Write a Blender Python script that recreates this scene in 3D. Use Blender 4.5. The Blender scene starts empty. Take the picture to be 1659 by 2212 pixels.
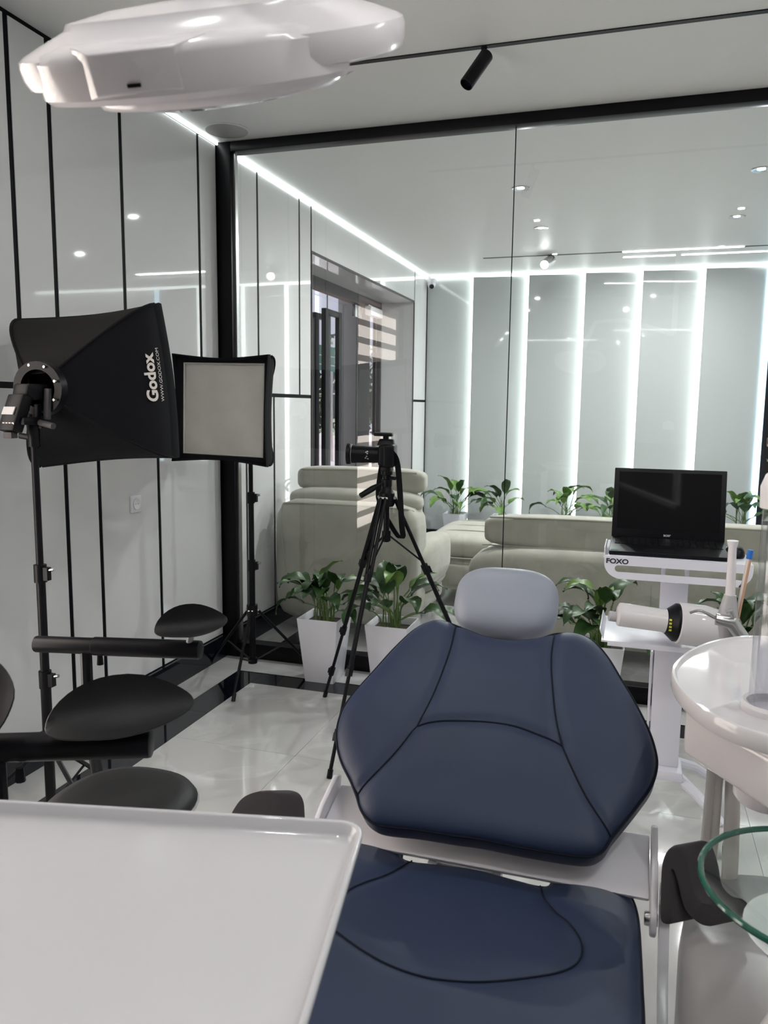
import bpy, bmesh, math, random
import numpy as np
from mathutils import Vector, Matrix

# ------------------------------------------------------------------ camera, world, sun, exposure
W, H, F = 1659, 2212, 1702.36
CAM = np.array([0.0, 0.0, 1.5])
RM = np.array([[0.9528163, 0.30333019, 0.0114845],
               [-0.05114343, 0.12312762, 0.99107212],
               [-0.29920803, 0.94489703, -0.13283135]])      # rows: right, up, forward
scn = bpy.context.scene
col = scn.collection
cd = bpy.data.cameras.new('camera')
cam = bpy.data.objects.new('camera', cd)
col.objects.link(cam)
cd.sensor_fit = 'VERTICAL'
cd.sensor_height = 24.0
cd.lens = F * 24.0 / H
cd.clip_start = 0.02
cd.dof.use_dof = True
cd.dof.focus_distance = 2.6
cd.dof.aperture_fstop = 5.5
mw = Matrix.Identity(4)
for i in range(3):
    mw[i][0] = RM[0][i]
    mw[i][1] = RM[1][i]
    mw[i][2] = -RM[2][i]
    mw[i][3] = CAM[i]
cam.matrix_world = mw
scn.camera = cam

scn.view_settings.view_transform = 'Standard'
scn.view_settings.look = 'None'
scn.view_settings.gamma = 1.0
scn.view_settings.use_curve_mapping = False
scn.view_settings.exposure = 0.8

world = bpy.data.worlds.new('hazy_evening_sky')
scn.world = world
world.use_nodes = True
bg = world.node_tree.nodes['Background']
bg.inputs[0].default_value = (0.60, 0.61, 0.72, 1)
bg.inputs[1].default_value = 0.75

sd = bpy.data.lights.new('sun', 'SUN')
sd.energy = 24
sd.angle = 0.01
sd.color = (1.0, 0.945, 0.90)
sun = bpy.data.objects.new('sun', sd)
col.objects.link(sun)
sun.rotation_euler = Vector((0.80, 0.42, -0.42)).to_track_quat('-Z', 'Y').to_euler()

ZC = 2.94      # ceiling height
XL = -2.30     # left wall face
XR = 3.00      # right wall face
YB = -2.60     # back wall face (behind the camera)
YP = 4.10      # front of the glass partition
YF = 8.78      # far wall


def at(px, py, x=None, y=None, z=None):
    d = RM.T @ np.array([px - W / 2, -(py - H / 2), F])
    if x is not None:
        t = (x - CAM[0]) / d[0]
    elif y is not None:
        t = (y - CAM[1]) / d[1]
    else:
        t = (z - CAM[2]) / d[2]
    return Vector(CAM + t * d)


def atd(px, py, dep):
    return Vector(CAM + RM.T @ np.array([(px - W / 2) / F * dep, -(py - H / 2) / F * dep, dep]))


def atplane(px, py, O, N):
    d = Vector(RM.T @ np.array([px - W / 2, -(py - H / 2), F]))
    c = Vector(CAM)
    return c + d * ((O - c).dot(N) / d.dot(N))


V = Vector
X, Y, Z = V((1, 0, 0)), V((0, 1, 0)), V((0, 0, 1))
random.seed(7)


# ------------------------------------------------------------------ materials
def mat(name, c, rough=0.5, metal=0.0, spec=0.5, coat=0.0, noise=None, bump=None, sheen=0.0):
    m = bpy.data.materials.new(name)
    m.use_nodes = True
    nt = m.node_tree
    b = nt.nodes['Principled BSDF']
    b.inputs['Base Color'].default_value = (*c, 1)
    b.inputs['Roughness'].default_value = rough
    b.inputs['Metallic'].default_value = metal
    b.inputs['Specular IOR Level'].default_value = spec
    b.inputs['Coat Weight'].default_value = coat
    b.inputs['Coat Roughness'].default_value = 0.04
    b.inputs['Sheen Weight'].default_value = sheen
    tc = nt.nodes.new('ShaderNodeTexCoord')
    if noise:
        sc, amt = noise
        n = nt.nodes.new('ShaderNodeTexNoise')
        n.inputs['Scale'].default_value = sc
        n.inputs['Detail'].default_value = 5
        nt.links.new(tc.outputs['Object'], n.inputs['Vector'])
        r = nt.nodes.new('ShaderNodeMapRange')
        r.inputs[1].default_value = 0.3
        r.inputs[2].default_value = 0.7
        r.inputs[3].default_value = 1 - amt
        r.inputs[4].default_value = 1 + amt
        nt.links.new(n.outputs['Fac'], r.inputs[0])
        mx = nt.nodes.new('ShaderNodeVectorMath')
        mx.operation = 'MULTIPLY'
        mx.inputs[0].default_value = c
        nt.links.new(r.outputs[0], mx.inputs[1])
        nt.links.new(mx.outputs[0], b.inputs['Base Color'])
    if bump:
        sc, st = bump
        n2 = nt.nodes.new('ShaderNodeTexNoise')
        n2.inputs['Scale'].default_value = sc
        n2.inputs['Detail'].default_value = 3
        nt.links.new(tc.outputs['Object'], n2.inputs['Vector'])
        bp = nt.nodes.new('ShaderNodeBump')
        bp.inputs['Strength'].default_value = st
        bp.inputs['Distance'].default_value = 0.002
        nt.links.new(n2.outputs['Fac'], bp.inputs['Height'])
        nt.links.new(bp.outputs[0], b.inputs['Normal'])
    return m


def emit(name, c, s):
    m = bpy.data.materials.new(name)
    m.use_nodes = True
    nt = m.node_tree
    nt.nodes.remove(nt.nodes['Principled BSDF'])
    e = nt.nodes.new('ShaderNodeEmission')
    e.inputs[0].default_value = (*c, 1)
    e.inputs[1].default_value = s
    nt.links.new(e.outputs[0], nt.nodes['Material Output'].inputs[0])
    return m


def pane_mat(name, tint, ior=1.5, boost=1.0, rough=0.0):
    m = bpy.data.materials.new(name)
    m.use_nodes = True
    nt = m.node_tree
    nt.nodes.remove(nt.nodes['Principled BSDF'])
    t = nt.nodes.new('ShaderNodeBsdfTransparent')
    t.inputs[0].default_value = (*tint, 1)
    g = nt.nodes.new('ShaderNodeBsdfGlossy')
    g.inputs['Roughness'].default_value = rough
    fr = nt.nodes.new('ShaderNodeFresnel')
    gb_ = nt.nodes.new('ShaderNodeNewGeometry')
    im = nt.nodes.new('ShaderNodeMath')
    im.operation = 'MULTIPLY_ADD'
    im.inputs[1].default_value = 1 / ior - ior
    im.inputs[2].default_value = ior
    nt.links.new(gb_.outputs['Backfacing'], im.inputs[0])
    nt.links.new(im.outputs[0], fr.inputs[0])
    mm = nt.nodes.new('ShaderNodeMath')
    mm.operation = 'MULTIPLY'
    mm.use_clamp = True
    mm.inputs[1].default_value = boost
    nt.links.new(fr.outputs[0], mm.inputs[0])
    mx = nt.nodes.new('ShaderNodeMixShader')
    nt.links.new(mm.outputs[0], mx.inputs[0])
    nt.links.new(t.outputs[0], mx.inputs[1])
    nt.links.new(g.outputs[0], mx.inputs[2])
    nt.links.new(mx.outputs[0], nt.nodes['Material Output'].inputs[0])
    return m


def translucent_mat(name, c, tr=0.5):
    m = bpy.data.materials.new(name)
    m.use_nodes = True
    nt = m.node_tree
    nt.nodes.remove(nt.nodes['Principled BSDF'])
    d = nt.nodes.new('ShaderNodeBsdfDiffuse')
    d.inputs[0].default_value = (*c, 1)
    t = nt.nodes.new('ShaderNodeBsdfTranslucent')
    t.inputs[0].default_value = (*c, 1)
    mx = nt.nodes.new('ShaderNodeMixShader')
    mx.inputs[0].default_value = tr
    nt.links.new(d.outputs[0], mx.inputs[1])
    nt.links.new(t.outputs[0], mx.inputs[2])
    nt.links.new(mx.outputs[0], nt.nodes['Material Output'].inputs[0])
    return m


def marble_mat(name, base, vein, rough=0.06):
    m = mat(name, base, rough, spec=0.5)
    nt = m.node_tree
    b = nt.nodes['Principled BSDF']
    geo = nt.nodes.new('ShaderNodeNewGeometry')
    oi = nt.nodes.new('ShaderNodeObjectInfo')
    sc = nt.nodes.new('ShaderNodeVectorMath')
    sc.operation = 'SCALE'
    comb = nt.nodes.new('ShaderNodeCombineXYZ')
    nt.links.new(oi.outputs['Random'], comb.inputs[2])
    nt.links.new(comb.outputs[0], sc.inputs[0])
    sc.inputs['Scale'].default_value = 20
    ad = nt.nodes.new('ShaderNodeVectorMath')
    nt.links.new(geo.outputs['Position'], ad.inputs[0])
    nt.links.new(sc.outputs[0], ad.inputs[1])
    n = nt.nodes.new('ShaderNodeTexNoise')
    n.inputs['Scale'].default_value = 1.6
    n.inputs['Detail'].default_value = 7
    n.inputs['Distortion'].default_value = 1.4
    nt.links.new(ad.outputs[0], n.inputs['Vector'])
    r = nt.nodes.new('ShaderNodeValToRGB')
    r.color_ramp.elements[0].position = 0.42
    r.color_ramp.elements[0].color = (*base, 1)
    r.color_ramp.elements[1].position = 0.62
    r.color_ramp.elements[1].color = (*[v * 0.9 for v in base], 1)
    e = r.color_ramp.elements.new(0.52)
    e.color = (*vein, 1)
    e2 = r.color_ramp.elements.new(0.495)
    e2.color = (*base, 1)
    nt.links.new(n.outputs['Fac'], r.inputs[0])
    nt.links.new(r.outputs[0], b.inputs['Base Color'])
    return m


M = {}
M['panel'] = mat('glossy_white_panel', (0.66, 0.66, 0.665), 0.025, spec=0.5)
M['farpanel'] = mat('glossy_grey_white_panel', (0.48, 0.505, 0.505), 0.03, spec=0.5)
M['ceil'] = mat('matte_white_ceiling', (0.74, 0.74, 0.735), 0.45, spec=0.3)
M['paint'] = mat('white_wall_paint', (0.72, 0.71, 0.70), 0.5)
M['darkpaint'] = mat('charcoal_wall_paint', (0.26, 0.25, 0.255), 0.6)
M['black'] = mat('black_aluminium', (0.004, 0.004, 0.006), 0.38, spec=0.2)
M['joint'] = mat('black_joint', (0.003, 0.003, 0.005), 0.6, spec=0.1)
M['granite'] = mat('black_polished_granite', (0.006, 0.007, 0.012), 0.05, noise=(60, 0.4))
M['marble'] = marble_mat('light_marble_tile', (0.50, 0.495, 0.49), (0.545, 0.545, 0.54), 0.05)
M['grout'] = mat('grey_grout', (0.45, 0.45, 0.45), 0.8)
M['glass'] = pane_mat('partition_glass', (0.95, 0.965, 0.96), 1.5, 1.9)
M['doorglass'] = pane_mat('door_glass', (0.80, 0.80, 0.84), 1.5, 1.3)
M['clear'] = pane_mat('clear_plastic', (0.93, 0.93, 0.95), 1.45, 1.6, 0.05)
M['bowlglass'] = pane_mat('spittoon_glass', (0.90, 0.97, 0.94), 1.5, 1.2)
M['greenedge'] = mat('green_glass_edge', (0.012, 0.085, 0.058), 0.08, spec=0.6)
M['led'] = emit('led_cool', (0.92, 1.0, 0.97), 3.5)
M['ledblue'] = emit('led_blue_cool', (0.55, 0.85, 1.0), 3.0)
M['ledtube'] = emit('led_linear', (1.0, 0.98, 1.0), 7)
M['ledspot'] = emit('led_spot_lens', (0.97, 1.0, 0.98), 25)
M['chrome'] = mat('brushed_steel', (0.55, 0.55, 0.55), 0.25, metal=1)
M['navy'] = mat('navy_leatherette', (0.019, 0.029, 0.064), 0.45, spec=0.3, bump=(900, 0.15), noise=(6, 0.06))
M['navyseam'] = mat('navy_seam', (0.004, 0.006, 0.014), 0.7, spec=0.2)
M['greyblue'] = mat('pale_grey_leatherette', (0.24, 0.26, 0.31), 0.42, spec=0.4, bump=(900, 0.1))
M['white'] = mat('white_lacquer', (0.74, 0.72, 0.76), 0.25, spec=0.5)
M['whitegloss'] = mat('white_gloss_plastic', (0.64, 0.62, 0.635), 0.035, spec=0.4)
M['lampwhite'] = mat('white_lamp_shell', (0.78, 0.74, 0.76), 0.16, spec=0.5)
M['tray'] = mat('white_tray_plastic', (0.53, 0.52, 0.54), 0.12, spec=0.5)
M['cart'] = mat('white_powder_coat', (0.72, 0.72, 0.80), 0.3)
M['dgrey'] = mat('dark_grey_rubber', (0.060, 0.054, 0.059), 0.55, spec=0.3)
M['bleather'] = mat('black_leatherette', (0.011, 0.011, 0.012), 0.5, spec=0.3, bump=(700, 0.2))
M['bmetal'] = mat('black_painted_tube', (0.004, 0.004, 0.006), 0.38, spec=0.2)
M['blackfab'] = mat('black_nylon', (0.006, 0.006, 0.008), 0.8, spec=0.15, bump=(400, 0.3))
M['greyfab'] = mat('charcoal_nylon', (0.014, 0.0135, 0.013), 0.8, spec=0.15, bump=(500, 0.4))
M['diffuser'] = mat('white_diffuser_cloth', (0.55, 0.53, 0.50), 0.8, bump=(14, 0.9), noise=(9, 0.05))
M['planter'] = mat('white_planter_plastic', (0.78, 0.78, 0.84), 0.22)
M['soil'] = mat('potting_soil', (0.035, 0.025, 0.018), 0.95, noise=(80, 0.5), bump=(150, 1.0))
M['leaf'] = mat('leaf_green', (0.032, 0.080, 0.022), 0.38, noise=(14, 0.35), spec=0.4)
M['leaf2'] = mat('leaf_light_green', (0.14, 0.26, 0.055), 0.38, noise=(14, 0.3), spec=0.4)
M['stalk'] = mat('stalk_green', (0.13, 0.21, 0.06), 0.5)
M['sofa'] = mat('cream_suede', (0.40, 0.39, 0.33), 0.85, sheen=0.3, noise=(7, 0.10), bump=(300, 0.2))
M['sofapipe'] = mat('cream_piping', (0.36, 0.355, 0.30), 0.8)
M['wood'] = mat('dark_walnut', (0.07, 0.035, 0.022), 0.4, noise=(30, 0.4))
M['blackpl'] = mat('black_plastic', (0.004, 0.004, 0.006), 0.38, spec=0.2)
M['screen'] = mat('dark_laptop_screen', (0.002, 0.002, 0.003), 0.04, spec=0.4)
M['key'] = mat('black_keys', (0.006, 0.006, 0.007), 0.4, spec=0.3)
M['print'] = mat('white_print', (0.75, 0.68, 0.64), 0.7)
M['inkblack'] = mat('black_print', (0.015, 0.015, 0.03), 0.6)
M['silver'] = mat('silver_print', (0.6, 0.6, 0.6), 0.3, metal=0.6)
M['greyplast'] = mat('grey_plastic', (0.42, 0.41, 0.42), 0.4)
M['hose'] = mat('grey_ribbed_hose', (0.74, 0.70, 0.66), 0.35)
M['copper'] = mat('copper_tube', (0.55, 0.33, 0.22), 0.4)
M['blue'] = mat('blue_tip', (0.02, 0.16, 0.55), 0.4)
M['yellow'] = mat('yellow_mark', (0.6, 0.6, 0.05), 0.5)
M['bluegreen'] = mat('teal_sticker', (0.03, 0.22, 0.20), 0.5)
M['asphalt'] = mat('street_asphalt', (0.17, 0.16, 0.17), 0.9, noise=(3, 0.2))
M['brick'] = mat('pink_paving', (0.32, 0.20, 0.18), 0.9, noise=(10, 0.2))
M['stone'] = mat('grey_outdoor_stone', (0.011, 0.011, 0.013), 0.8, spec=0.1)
M['sign'] = mat('green_road_sign', (0.02, 0.17, 0.12), 0.5)
M['bark'] = mat('tree_bark', (0.08, 0.06, 0.045), 0.9)
M['treeleaf'] = mat('tree_foliage', (0.030, 0.045, 0.022), 0.8, noise=(5, 0.5))
M['band'] = translucent_mat('dense_blind_fabric', (0.70, 0.66, 0.60), 0.12)
M['sheer'] = translucent_mat('sheer_blind_fabric', (0.90, 0.87, 0.82), 0.72)
M['filter'] = mat('dark_optic', (0.02, 0.02, 0.04), 0.05, spec=0.8)
M['unit'] = mat('grey_white_cabinet', (0.34, 0.33, 0.335), 0.35)


# ------------------------------------------------------------------ mesh helpers
class MB:
    def __init__(s):
        s.v, s.f, s.mi, s.cur = [], [], [], 0

    def add(s, vs, fs):
        o = len(s.v)
        s.v += [tuple(v) for v in vs]
        for f in fs:
            s.f.append([i + o for i in f])
            s.mi.append(s.cur)
        return s

    def box(s, lo, hi):
        (a, b, c), (d, e, f) = lo, hi
        a, d = min(a, d), max(a, d)
        b, e = min(b, e), max(b, e)
        c, f = min(c, f), max(c, f)
        return s.add([(a, b, c), (d, b, c), (d, e, c), (a, e, c), (a, b, f), (d, b, f), (d, e, f), (a, e, f)],
                     [(0, 3, 2, 1), (4, 5, 6, 7), (0, 1, 5, 4), (1, 2, 6, 5), (2, 3, 7, 6), (3, 0, 4, 7)])

    def obox(s, c, hx, hy, hz):
        """oriented box: centre and three half-axis vectors"""
        vs = []
        for k in (-1, 1):
            for (i, j) in ((-1, -1), (1, -1), (1, 1), (-1, 1)):
                vs.append(V(c) + V(hx) * i + V(hy) * j + V(hz) * k)
        fl = V(hx).cross(V(hy)).dot(V(hz)) < 0
        fs = [(0, 3, 2, 1), (4, 5, 6, 7), (0, 1, 5, 4), (1, 2, 6, 5), (2, 3, 7, 6), (3, 0, 4, 7)]
        if fl:
            fs = [tuple(reversed(f)) for f in fs]
        return s.add(vs, fs)

    def cyl(s, p0, p1, r0, r1=None, n=16):
        return s.tube([p0, p1], [r0, r0 if r1 is None else r1], n)

    def tube(s, pts, r, n=10, cap=True, closed=False):
        pts = [V(p) for p in pts]
        if not isinstance(r, (list, tuple)):
            r = [r] * len(pts)
        loops = []
        prev = None
        m = len(pts)
        for i, p in enumerate(pts):
            if closed:
                t = (pts[(i + 1) % m] - pts[i - 1]).normalized()
            else:
                t = (pts[min(i + 1, m - 1)] - pts[max(i - 1, 0)]).normalized()
            if prev is None:
                a = Z if abs(t.z) < 0.9 else X
                u = t.cross(a).normalized()
            else:
                u = (prev - t * prev.dot(t)).normalized()
            prev = u
            w = t.cross(u)
            loops.append([p + (u * math.cos(2 * math.pi * k / n) + w * math.sin(2 * math.pi * k / n)) * r[i] for k in range(n)])
        if closed:
            return s.loft(loops + [loops[0]], False, False)
        return s.loft(loops, cap, cap)

    def loft(s, loops, cap0=True, cap1=True, close=True):
        n = len(loops[0])
        vs = [p for l in loops for p in l]
        fs = []
        for i in range(len(loops) - 1):
            for k in range(n if close else n - 1):
                k2 = (k + 1) % n
                fs.append((i * n + k, i * n + k2, (i + 1) * n + k2, (i + 1) * n + k))
        if cap0:
            fs.append(tuple(reversed(range(n))))
        if cap1:
            b = (len(loops) - 1) * n
            fs.append(tuple(range(b, b + n)))
        return s.add(vs, fs)

    def lathe(s, prof, o, ax=Z, n=32, cap0=True, cap1=True):
        ax = V(ax).normalized()
        a = Z if abs(ax.z) < 0.9 else X
        u = ax.cross(a).normalized()
        w = ax.cross(u)
        if abs(ax.z) >= 0.9:
            u, w = X.copy(), ax.cross(X)
        loops = [[V(o) + ax * h + (u * math.cos(2 * math.pi * k / n) + w * math.sin(2 * math.pi * k / n)) * max(r, 1e-4) for k in range(n)] for r, h in prof]
        return s.loft(loops, cap0, cap1)

    def prism(s, pts, d):
        """closed 3-D polygon extruded by vector d"""
        d = V(d)
        return s.loft([[V(p) for p in pts], [V(p) + d for p in pts]])

    def pbox(s, c, hx, hy, hz, p=5, n=8):
        """puffy box: p-norm cube, half-axis vectors"""
        c, hx, hy, hz = V(c), V(hx), V(hy), V(hz)
        for ax in range(3):
            for sg in (-1, 1):
                vs, fs = [], []
                for i in range(n + 1):
                    for j in range(n + 1):
                        a = math.tan((2 * i / n - 1) * math.pi / 4 * 0.98) / math.tan(math.pi / 4 * 0.98)
                        b = math.tan((2 * j / n - 1) * math.pi / 4 * 0.98) / math.tan(math.pi / 4 * 0.98)
                        q = [0, 0, 0]
                        q[ax], q[(ax + 1) % 3], q[(ax + 2) % 3] = sg, a, b
                        l = (abs(q[0]) ** p + abs(q[1]) ** p + abs(q[2]) ** p) ** (1 / p)
                        q = [t / l for t in q]
                        vs.append(c + hx * q[0] + hy * q[1] + hz * q[2])
                for i in range(n):
                    for j in range(n):
                        f = (i * (n + 1) + j, (i + 1) * (n + 1) + j, (i + 1) * (n + 1) + j + 1, i * (n + 1) + j + 1)
                        fs.append(f if sg > 0 else tuple(reversed(f)))
                s.add(vs, fs)
        s.merge = True
        return s

    def grid(s, fn, nu, nv):
        vs = [fn(i / nu, j / nv) for i in range(nu + 1) for j in range(nv + 1)]
        fs = [(i * (nv + 1) + j, (i + 1) * (nv + 1) + j, (i + 1) * (nv + 1) + j + 1, i * (nv + 1) + j + 1) for i in range(nu) for j in range(nv)]
        return s.add(vs, fs)

    def build(s, name, m, parent=None, origin=None, bevel=0, seg=2, smooth=35, solid=0):
        o = V(parent['_o']) if parent is not None else V(origin) if origin is not None else V((0, 0, 0))
        me = bpy.data.meshes.new(name)
        me.from_pydata([tuple(V(v) - o) for v in s.v], [], s.f)
        ms = m if isinstance(m, (list, tuple)) else [m]
        for mm in ms:
            me.materials.append(M[mm] if isinstance(mm, str) else mm)
        for p, i in zip(me.polygons, s.mi):
            p.material_index = i
        bm = bmesh.new()
        bm.from_mesh(me)
        if getattr(s, 'merge', False):
            bmesh.ops.remove_doubles(bm, verts=bm.verts, dist=1e-5)
        if bevel:
            es = [e for e in bm.edges if len(e.link_faces) == 2 and e.calc_face_angle(0) > 0.5]
            bmesh.ops.bevel(bm, geom=es, offset=bevel, segments=seg, affect='EDGES', profile=0.5, clamp_overlap=True)
        if solid:
            bmesh.ops.recalc_face_normals(bm, faces=bm.faces)
            bmesh.ops.solidify(bm, geom=bm.faces[:], thickness=solid)
        bmesh.ops.recalc_face_normals(bm, faces=bm.faces)
        bm.to_mesh(me)
        bm.free()
        if smooth:
            me.polygons.foreach_set('use_smooth', [True] * len(me.polygons))
            me.set_sharp_from_angle(angle=math.radians(smooth))
        ob = bpy.data.objects.new(name, me)
        col.objects.link(ob)
        if parent is not None:
            ob.parent = parent
        else:
            ob.location = o
        ob['_o'] = tuple(o)
        return ob


def tag(o, label=None, cat=None, group=None, kind=None):
    if label:
        o['label'] = label
    if cat:
        o['category'] = cat
    if group:
        o['group'] = group
    if kind:
        o['kind'] = kind
    return o


def thing(name, label, cat, loc, group=None):
    o = bpy.data.objects.new(name, None)
    o.empty_display_size = 0.05
    col.objects.link(o)
    o.location = loc
    o['_o'] = tuple(loc)
    return tag(o, label, cat, group)


def copy_tree(o, parent=None, loc=None):
    c = o.copy()
    col.objects.link(c)
    c.parent = parent
    if loc is not None:
        c.location = loc
    for ch in list(o.children):
        copy_tree(ch, c)
    return c


def box_obj(name, lo, hi, m, parent=None, bevel=0, **k):
    c = ((lo[0] + hi[0]) / 2, (lo[1] + hi[1]) / 2, min(lo[2], hi[2]))
    return MB().box(lo, hi).build(name, m, parent, None if parent is not None else c, bevel=bevel, **k)


def catmull(pts, n=6, closed=True):
    pts = [V(p) for p in pts]
    m = len(pts)
    out = []
    rng = range(m) if closed else range(m - 1)
    for i in rng:
        if closed:
            p0, p1, p2, p3 = pts[i - 1], pts[i], pts[(i + 1) % m], pts[(i + 2) % m]
        else:
            p0, p1, p2, p3 = pts[max(i - 1, 0)], pts[i], pts[i + 1], pts[min(i + 2, m - 1)]
        for k in range(n):
            t = k / n
            out.append(0.5 * ((2 * p1) + (p2 - p0) * t + (2 * p0 - 5 * p1 + 4 * p2 - p3) * t * t + (3 * p1 - p0 - 3 * p2 + p3) * t ** 3))
    if not closed:
        out.append(pts[-1])
    return out


def rrect(cx, cy, hx, hy, r, n=6):
    out = []
    for (sx, sy, a0) in ((1, 1, 0), (-1, 1, 90), (-1, -1, 180), (1, -1, 270)):
        for k in range(n + 1):
            a = math.radians(a0 + 90 * k / n)
            out.append((cx + sx * (hx - r) + r * math.cos(a), cy + sy * (hy - r) + r * math.sin(a)))
    return out


def sellipse(hx, hy, p, n=48):
    out = []
    for k in range(n):
        a = 2 * math.pi * k / n
        c, s_ = math.cos(a), math.sin(a)
        out.append((hx * math.copysign(abs(c) ** (2 / p), c), hy * math.copysign(abs(s_) ** (2 / p), s_)))
    return out


def text(body, size, loc, U, Vv, m, parent, align='LEFT', ext=0.0004, name='lettering', bold=0.0, sx=1.0):
    cu = bpy.data.curves.new('t', 'FONT')
    cu.body = body
    cu.size = size
    cu.extrude = ext
    cu.offset = bold
    cu.align_x = align
    ob = bpy.data.objects.new('t', cu)
    col.objects.link(ob)
    bpy.context.view_layer.update()
    me = bpy.data.meshes.new_from_object(ob.evaluated_get(bpy.context.evaluated_depsgraph_get()))
    bpy.data.objects.remove(ob)
    U, Vv = V(U).normalized(), V(Vv).normalized()
    N = U.cross(Vv)
    o = V(parent['_o'])
    for v in me.vertices:
        c = v.co.copy()
        v.co = V(loc) - o + U * c.x * sx + Vv * c.y + N * c.z
    me.materials.clear()
    me.materials.append(M[m])
    ob = bpy.data.objects.new(name, me)
    col.objects.link(ob)
    ob.parent = parent
    ob['_o'] = tuple(o)
    return ob


def struct(o, parent=None):
    o['kind'] = 'structure'
    return o


# ------------------------------------------------------------------ the room shell
# left wall: dark backing with openings for a window (near) and a door niche (waiting room)
WY0, WY1, WZ0, WZ1 = 0.45, 1.80, 0.38, 2.50
NY0, NY1, NZ = 5.45, 8.25, 2.60
b = MB()
x0, x1 = -2.46, -2.303
b.box((x0, YB - .1, 0), (x1, WY0, ZC)).box((x0, WY0, 0), (x1, WY1, WZ0)).box((x0, WY0, WZ1), (x1, WY1, ZC))
b.box((x0, WY1, 0), (x1, NY0, ZC)).box((x0, NY0, NZ), (x1, NY1, ZC)).box((x0, NY1, 0), (x1, YF + .15, ZC))
wl = struct(b.build('wall_left', 'joint', smooth=0))
G = 0.013


def lpanel(y0, y1, z0, z1):
    o = box_obj('panel', (x1, y0 + G, z0), (XL, y1 - G, z1), 'panel', wl, smooth=0)
    return o


ZT = 2.922
up = [YB, -1.4, -0.2, WY0 - G]
for a, c in zip(up[:-1], up[1:]):
    lpanel(a, c, 1.577, ZT)
    lpanel(a, c, 0.14, 1.552)
lpanel(WY0 - G, WY1 + G, WZ1, ZT)
lpanel(WY0 - G, WY1 + G, 0.14, WZ0)
up = [WY1 + G, 2.552, 2.767, 3.228, 3.902, YP]
for a, c in zip(up[:-1], up[1:]):
    lpanel(a, c, 1.577, ZT)
lo_ = [WY1 + G, 2.776, 2.994, 3.461, YP]
for a, c in zip(lo_[:-1], lo_[1:]):
    lpanel(a, c, 0.14, 1.552)
up = [YP + .09, 4.597, 5.238, NY0]
for a, c in zip(up[:-1], up[1:]):
    lpanel(a, c, 1.577, ZT)
lo_ = [YP + .09, 4.417, 4.814, NY0]
for a, c in zip(lo_[:-1], lo_[1:]):
    lpanel(a, c, 0.14, 1.552)
lpanel(NY0, NY1, NZ + .01, ZT)
lpanel(NY1, YF - .02, 1.577, ZT)
lpanel(NY1, YF - .02, 0.14, 1.552)

# other walls, floor, ceiling
struct(box_obj('wall_right', (XR, YB - .1, 0), (XR + .12, YF + .15, ZC), 'paint', smooth=0))
struct(box_obj('wall_back', (XL - .16, YB - .12, 0), (XR, YB, ZC), 'darkpaint', smooth=0))
struct(box_obj('ceiling', (XL - .16, YB - .12, ZC), (XR + .12, YF + .15, ZC + .1), 'ceil', smooth=0))
fl = struct(box_obj('floor', (XL - .16, YB - .12, -.1), (XR + .12, YF + .15, -.004), 'grout', smooth=0))


def tile(xa, xb, ya, yb, m):
    g = .0008
    return box_obj('tile', (xa + g, ya + g, -.012), (xb - g, yb - g, 0.0), m, fl, smooth=0)


def lines(a, c, step, off=None):
    r = [a]
    t = a + step if off is None else off
    while t < c - .05:
        r.append(t)
        t += step
    return r + [c]


def tiles(xs, ys, m):
    for i in range(len(xs) - 1):
        for j in range(len(ys) - 1):
            tile(xs[i], xs[i + 1], ys[j], ys[j + 1], m)


BX0, BX1, BY0, BY1 = -2.09, -1.93, 3.72, 3.885
ysf = lines(YB, BY0, 1.2, -1.83)
xsf = lines(BX1, XR, .6)
tiles(xsf, ysf, 'marble')
tiles([XL, BX0], lines(YB, BY1, 1.2, -1.53), 'marble')
tiles([BX0, BX1], lines(YB, BY1, 1.2, -1.53), 'granite')
tiles(lines(BX1, XR, 1.2, -1.80), [BY0, BY1], 'granite')
tiles(lines(XL, XR, 1.2), [BY1, YP], 'marble')
tiles(lines(XL, XR, 1.2), [YP, 4.40], 'granite')
tiles([XL, -2.09], [4.40, 4.9, 5.4, 6.6, 7.8, 8.3], 'marble')
tiles([-2.09, -1.93], [4.40, 5.4, 6.6, 7.8, 8.3], 'granite')
tiles(lines(-1.93, XR, .6), [4.40, 4.9, 6.1, 7.3, 8.3], 'marble')
tiles(lines(XL, XR, 1.2), [8.3, YF], 'granite')
tiles([-2.76, XL], [NY0, 6.85, NY1], 'granite')

# baseboards
struct(box_obj('baseboard_left', (XL - .018, YB, 0), (XL + .022, YP, .135), 'granite', smooth=0))
struct(box_obj('baseboard_waiting_left', (XL - .018, YP + .09, 0), (XL + .022, NY0, .135), 'granite', smooth=0))
struct(box_obj('baseboard_corner', (XL - .018, NY1, 0), (XL + .022, YF - .02, .135), 'granite', smooth=0))
struct(box_obj('baseboard_far', (XL + .022, YF - .03, 0), (XR, YF + .02, .10), 'granite', smooth=0))

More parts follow.
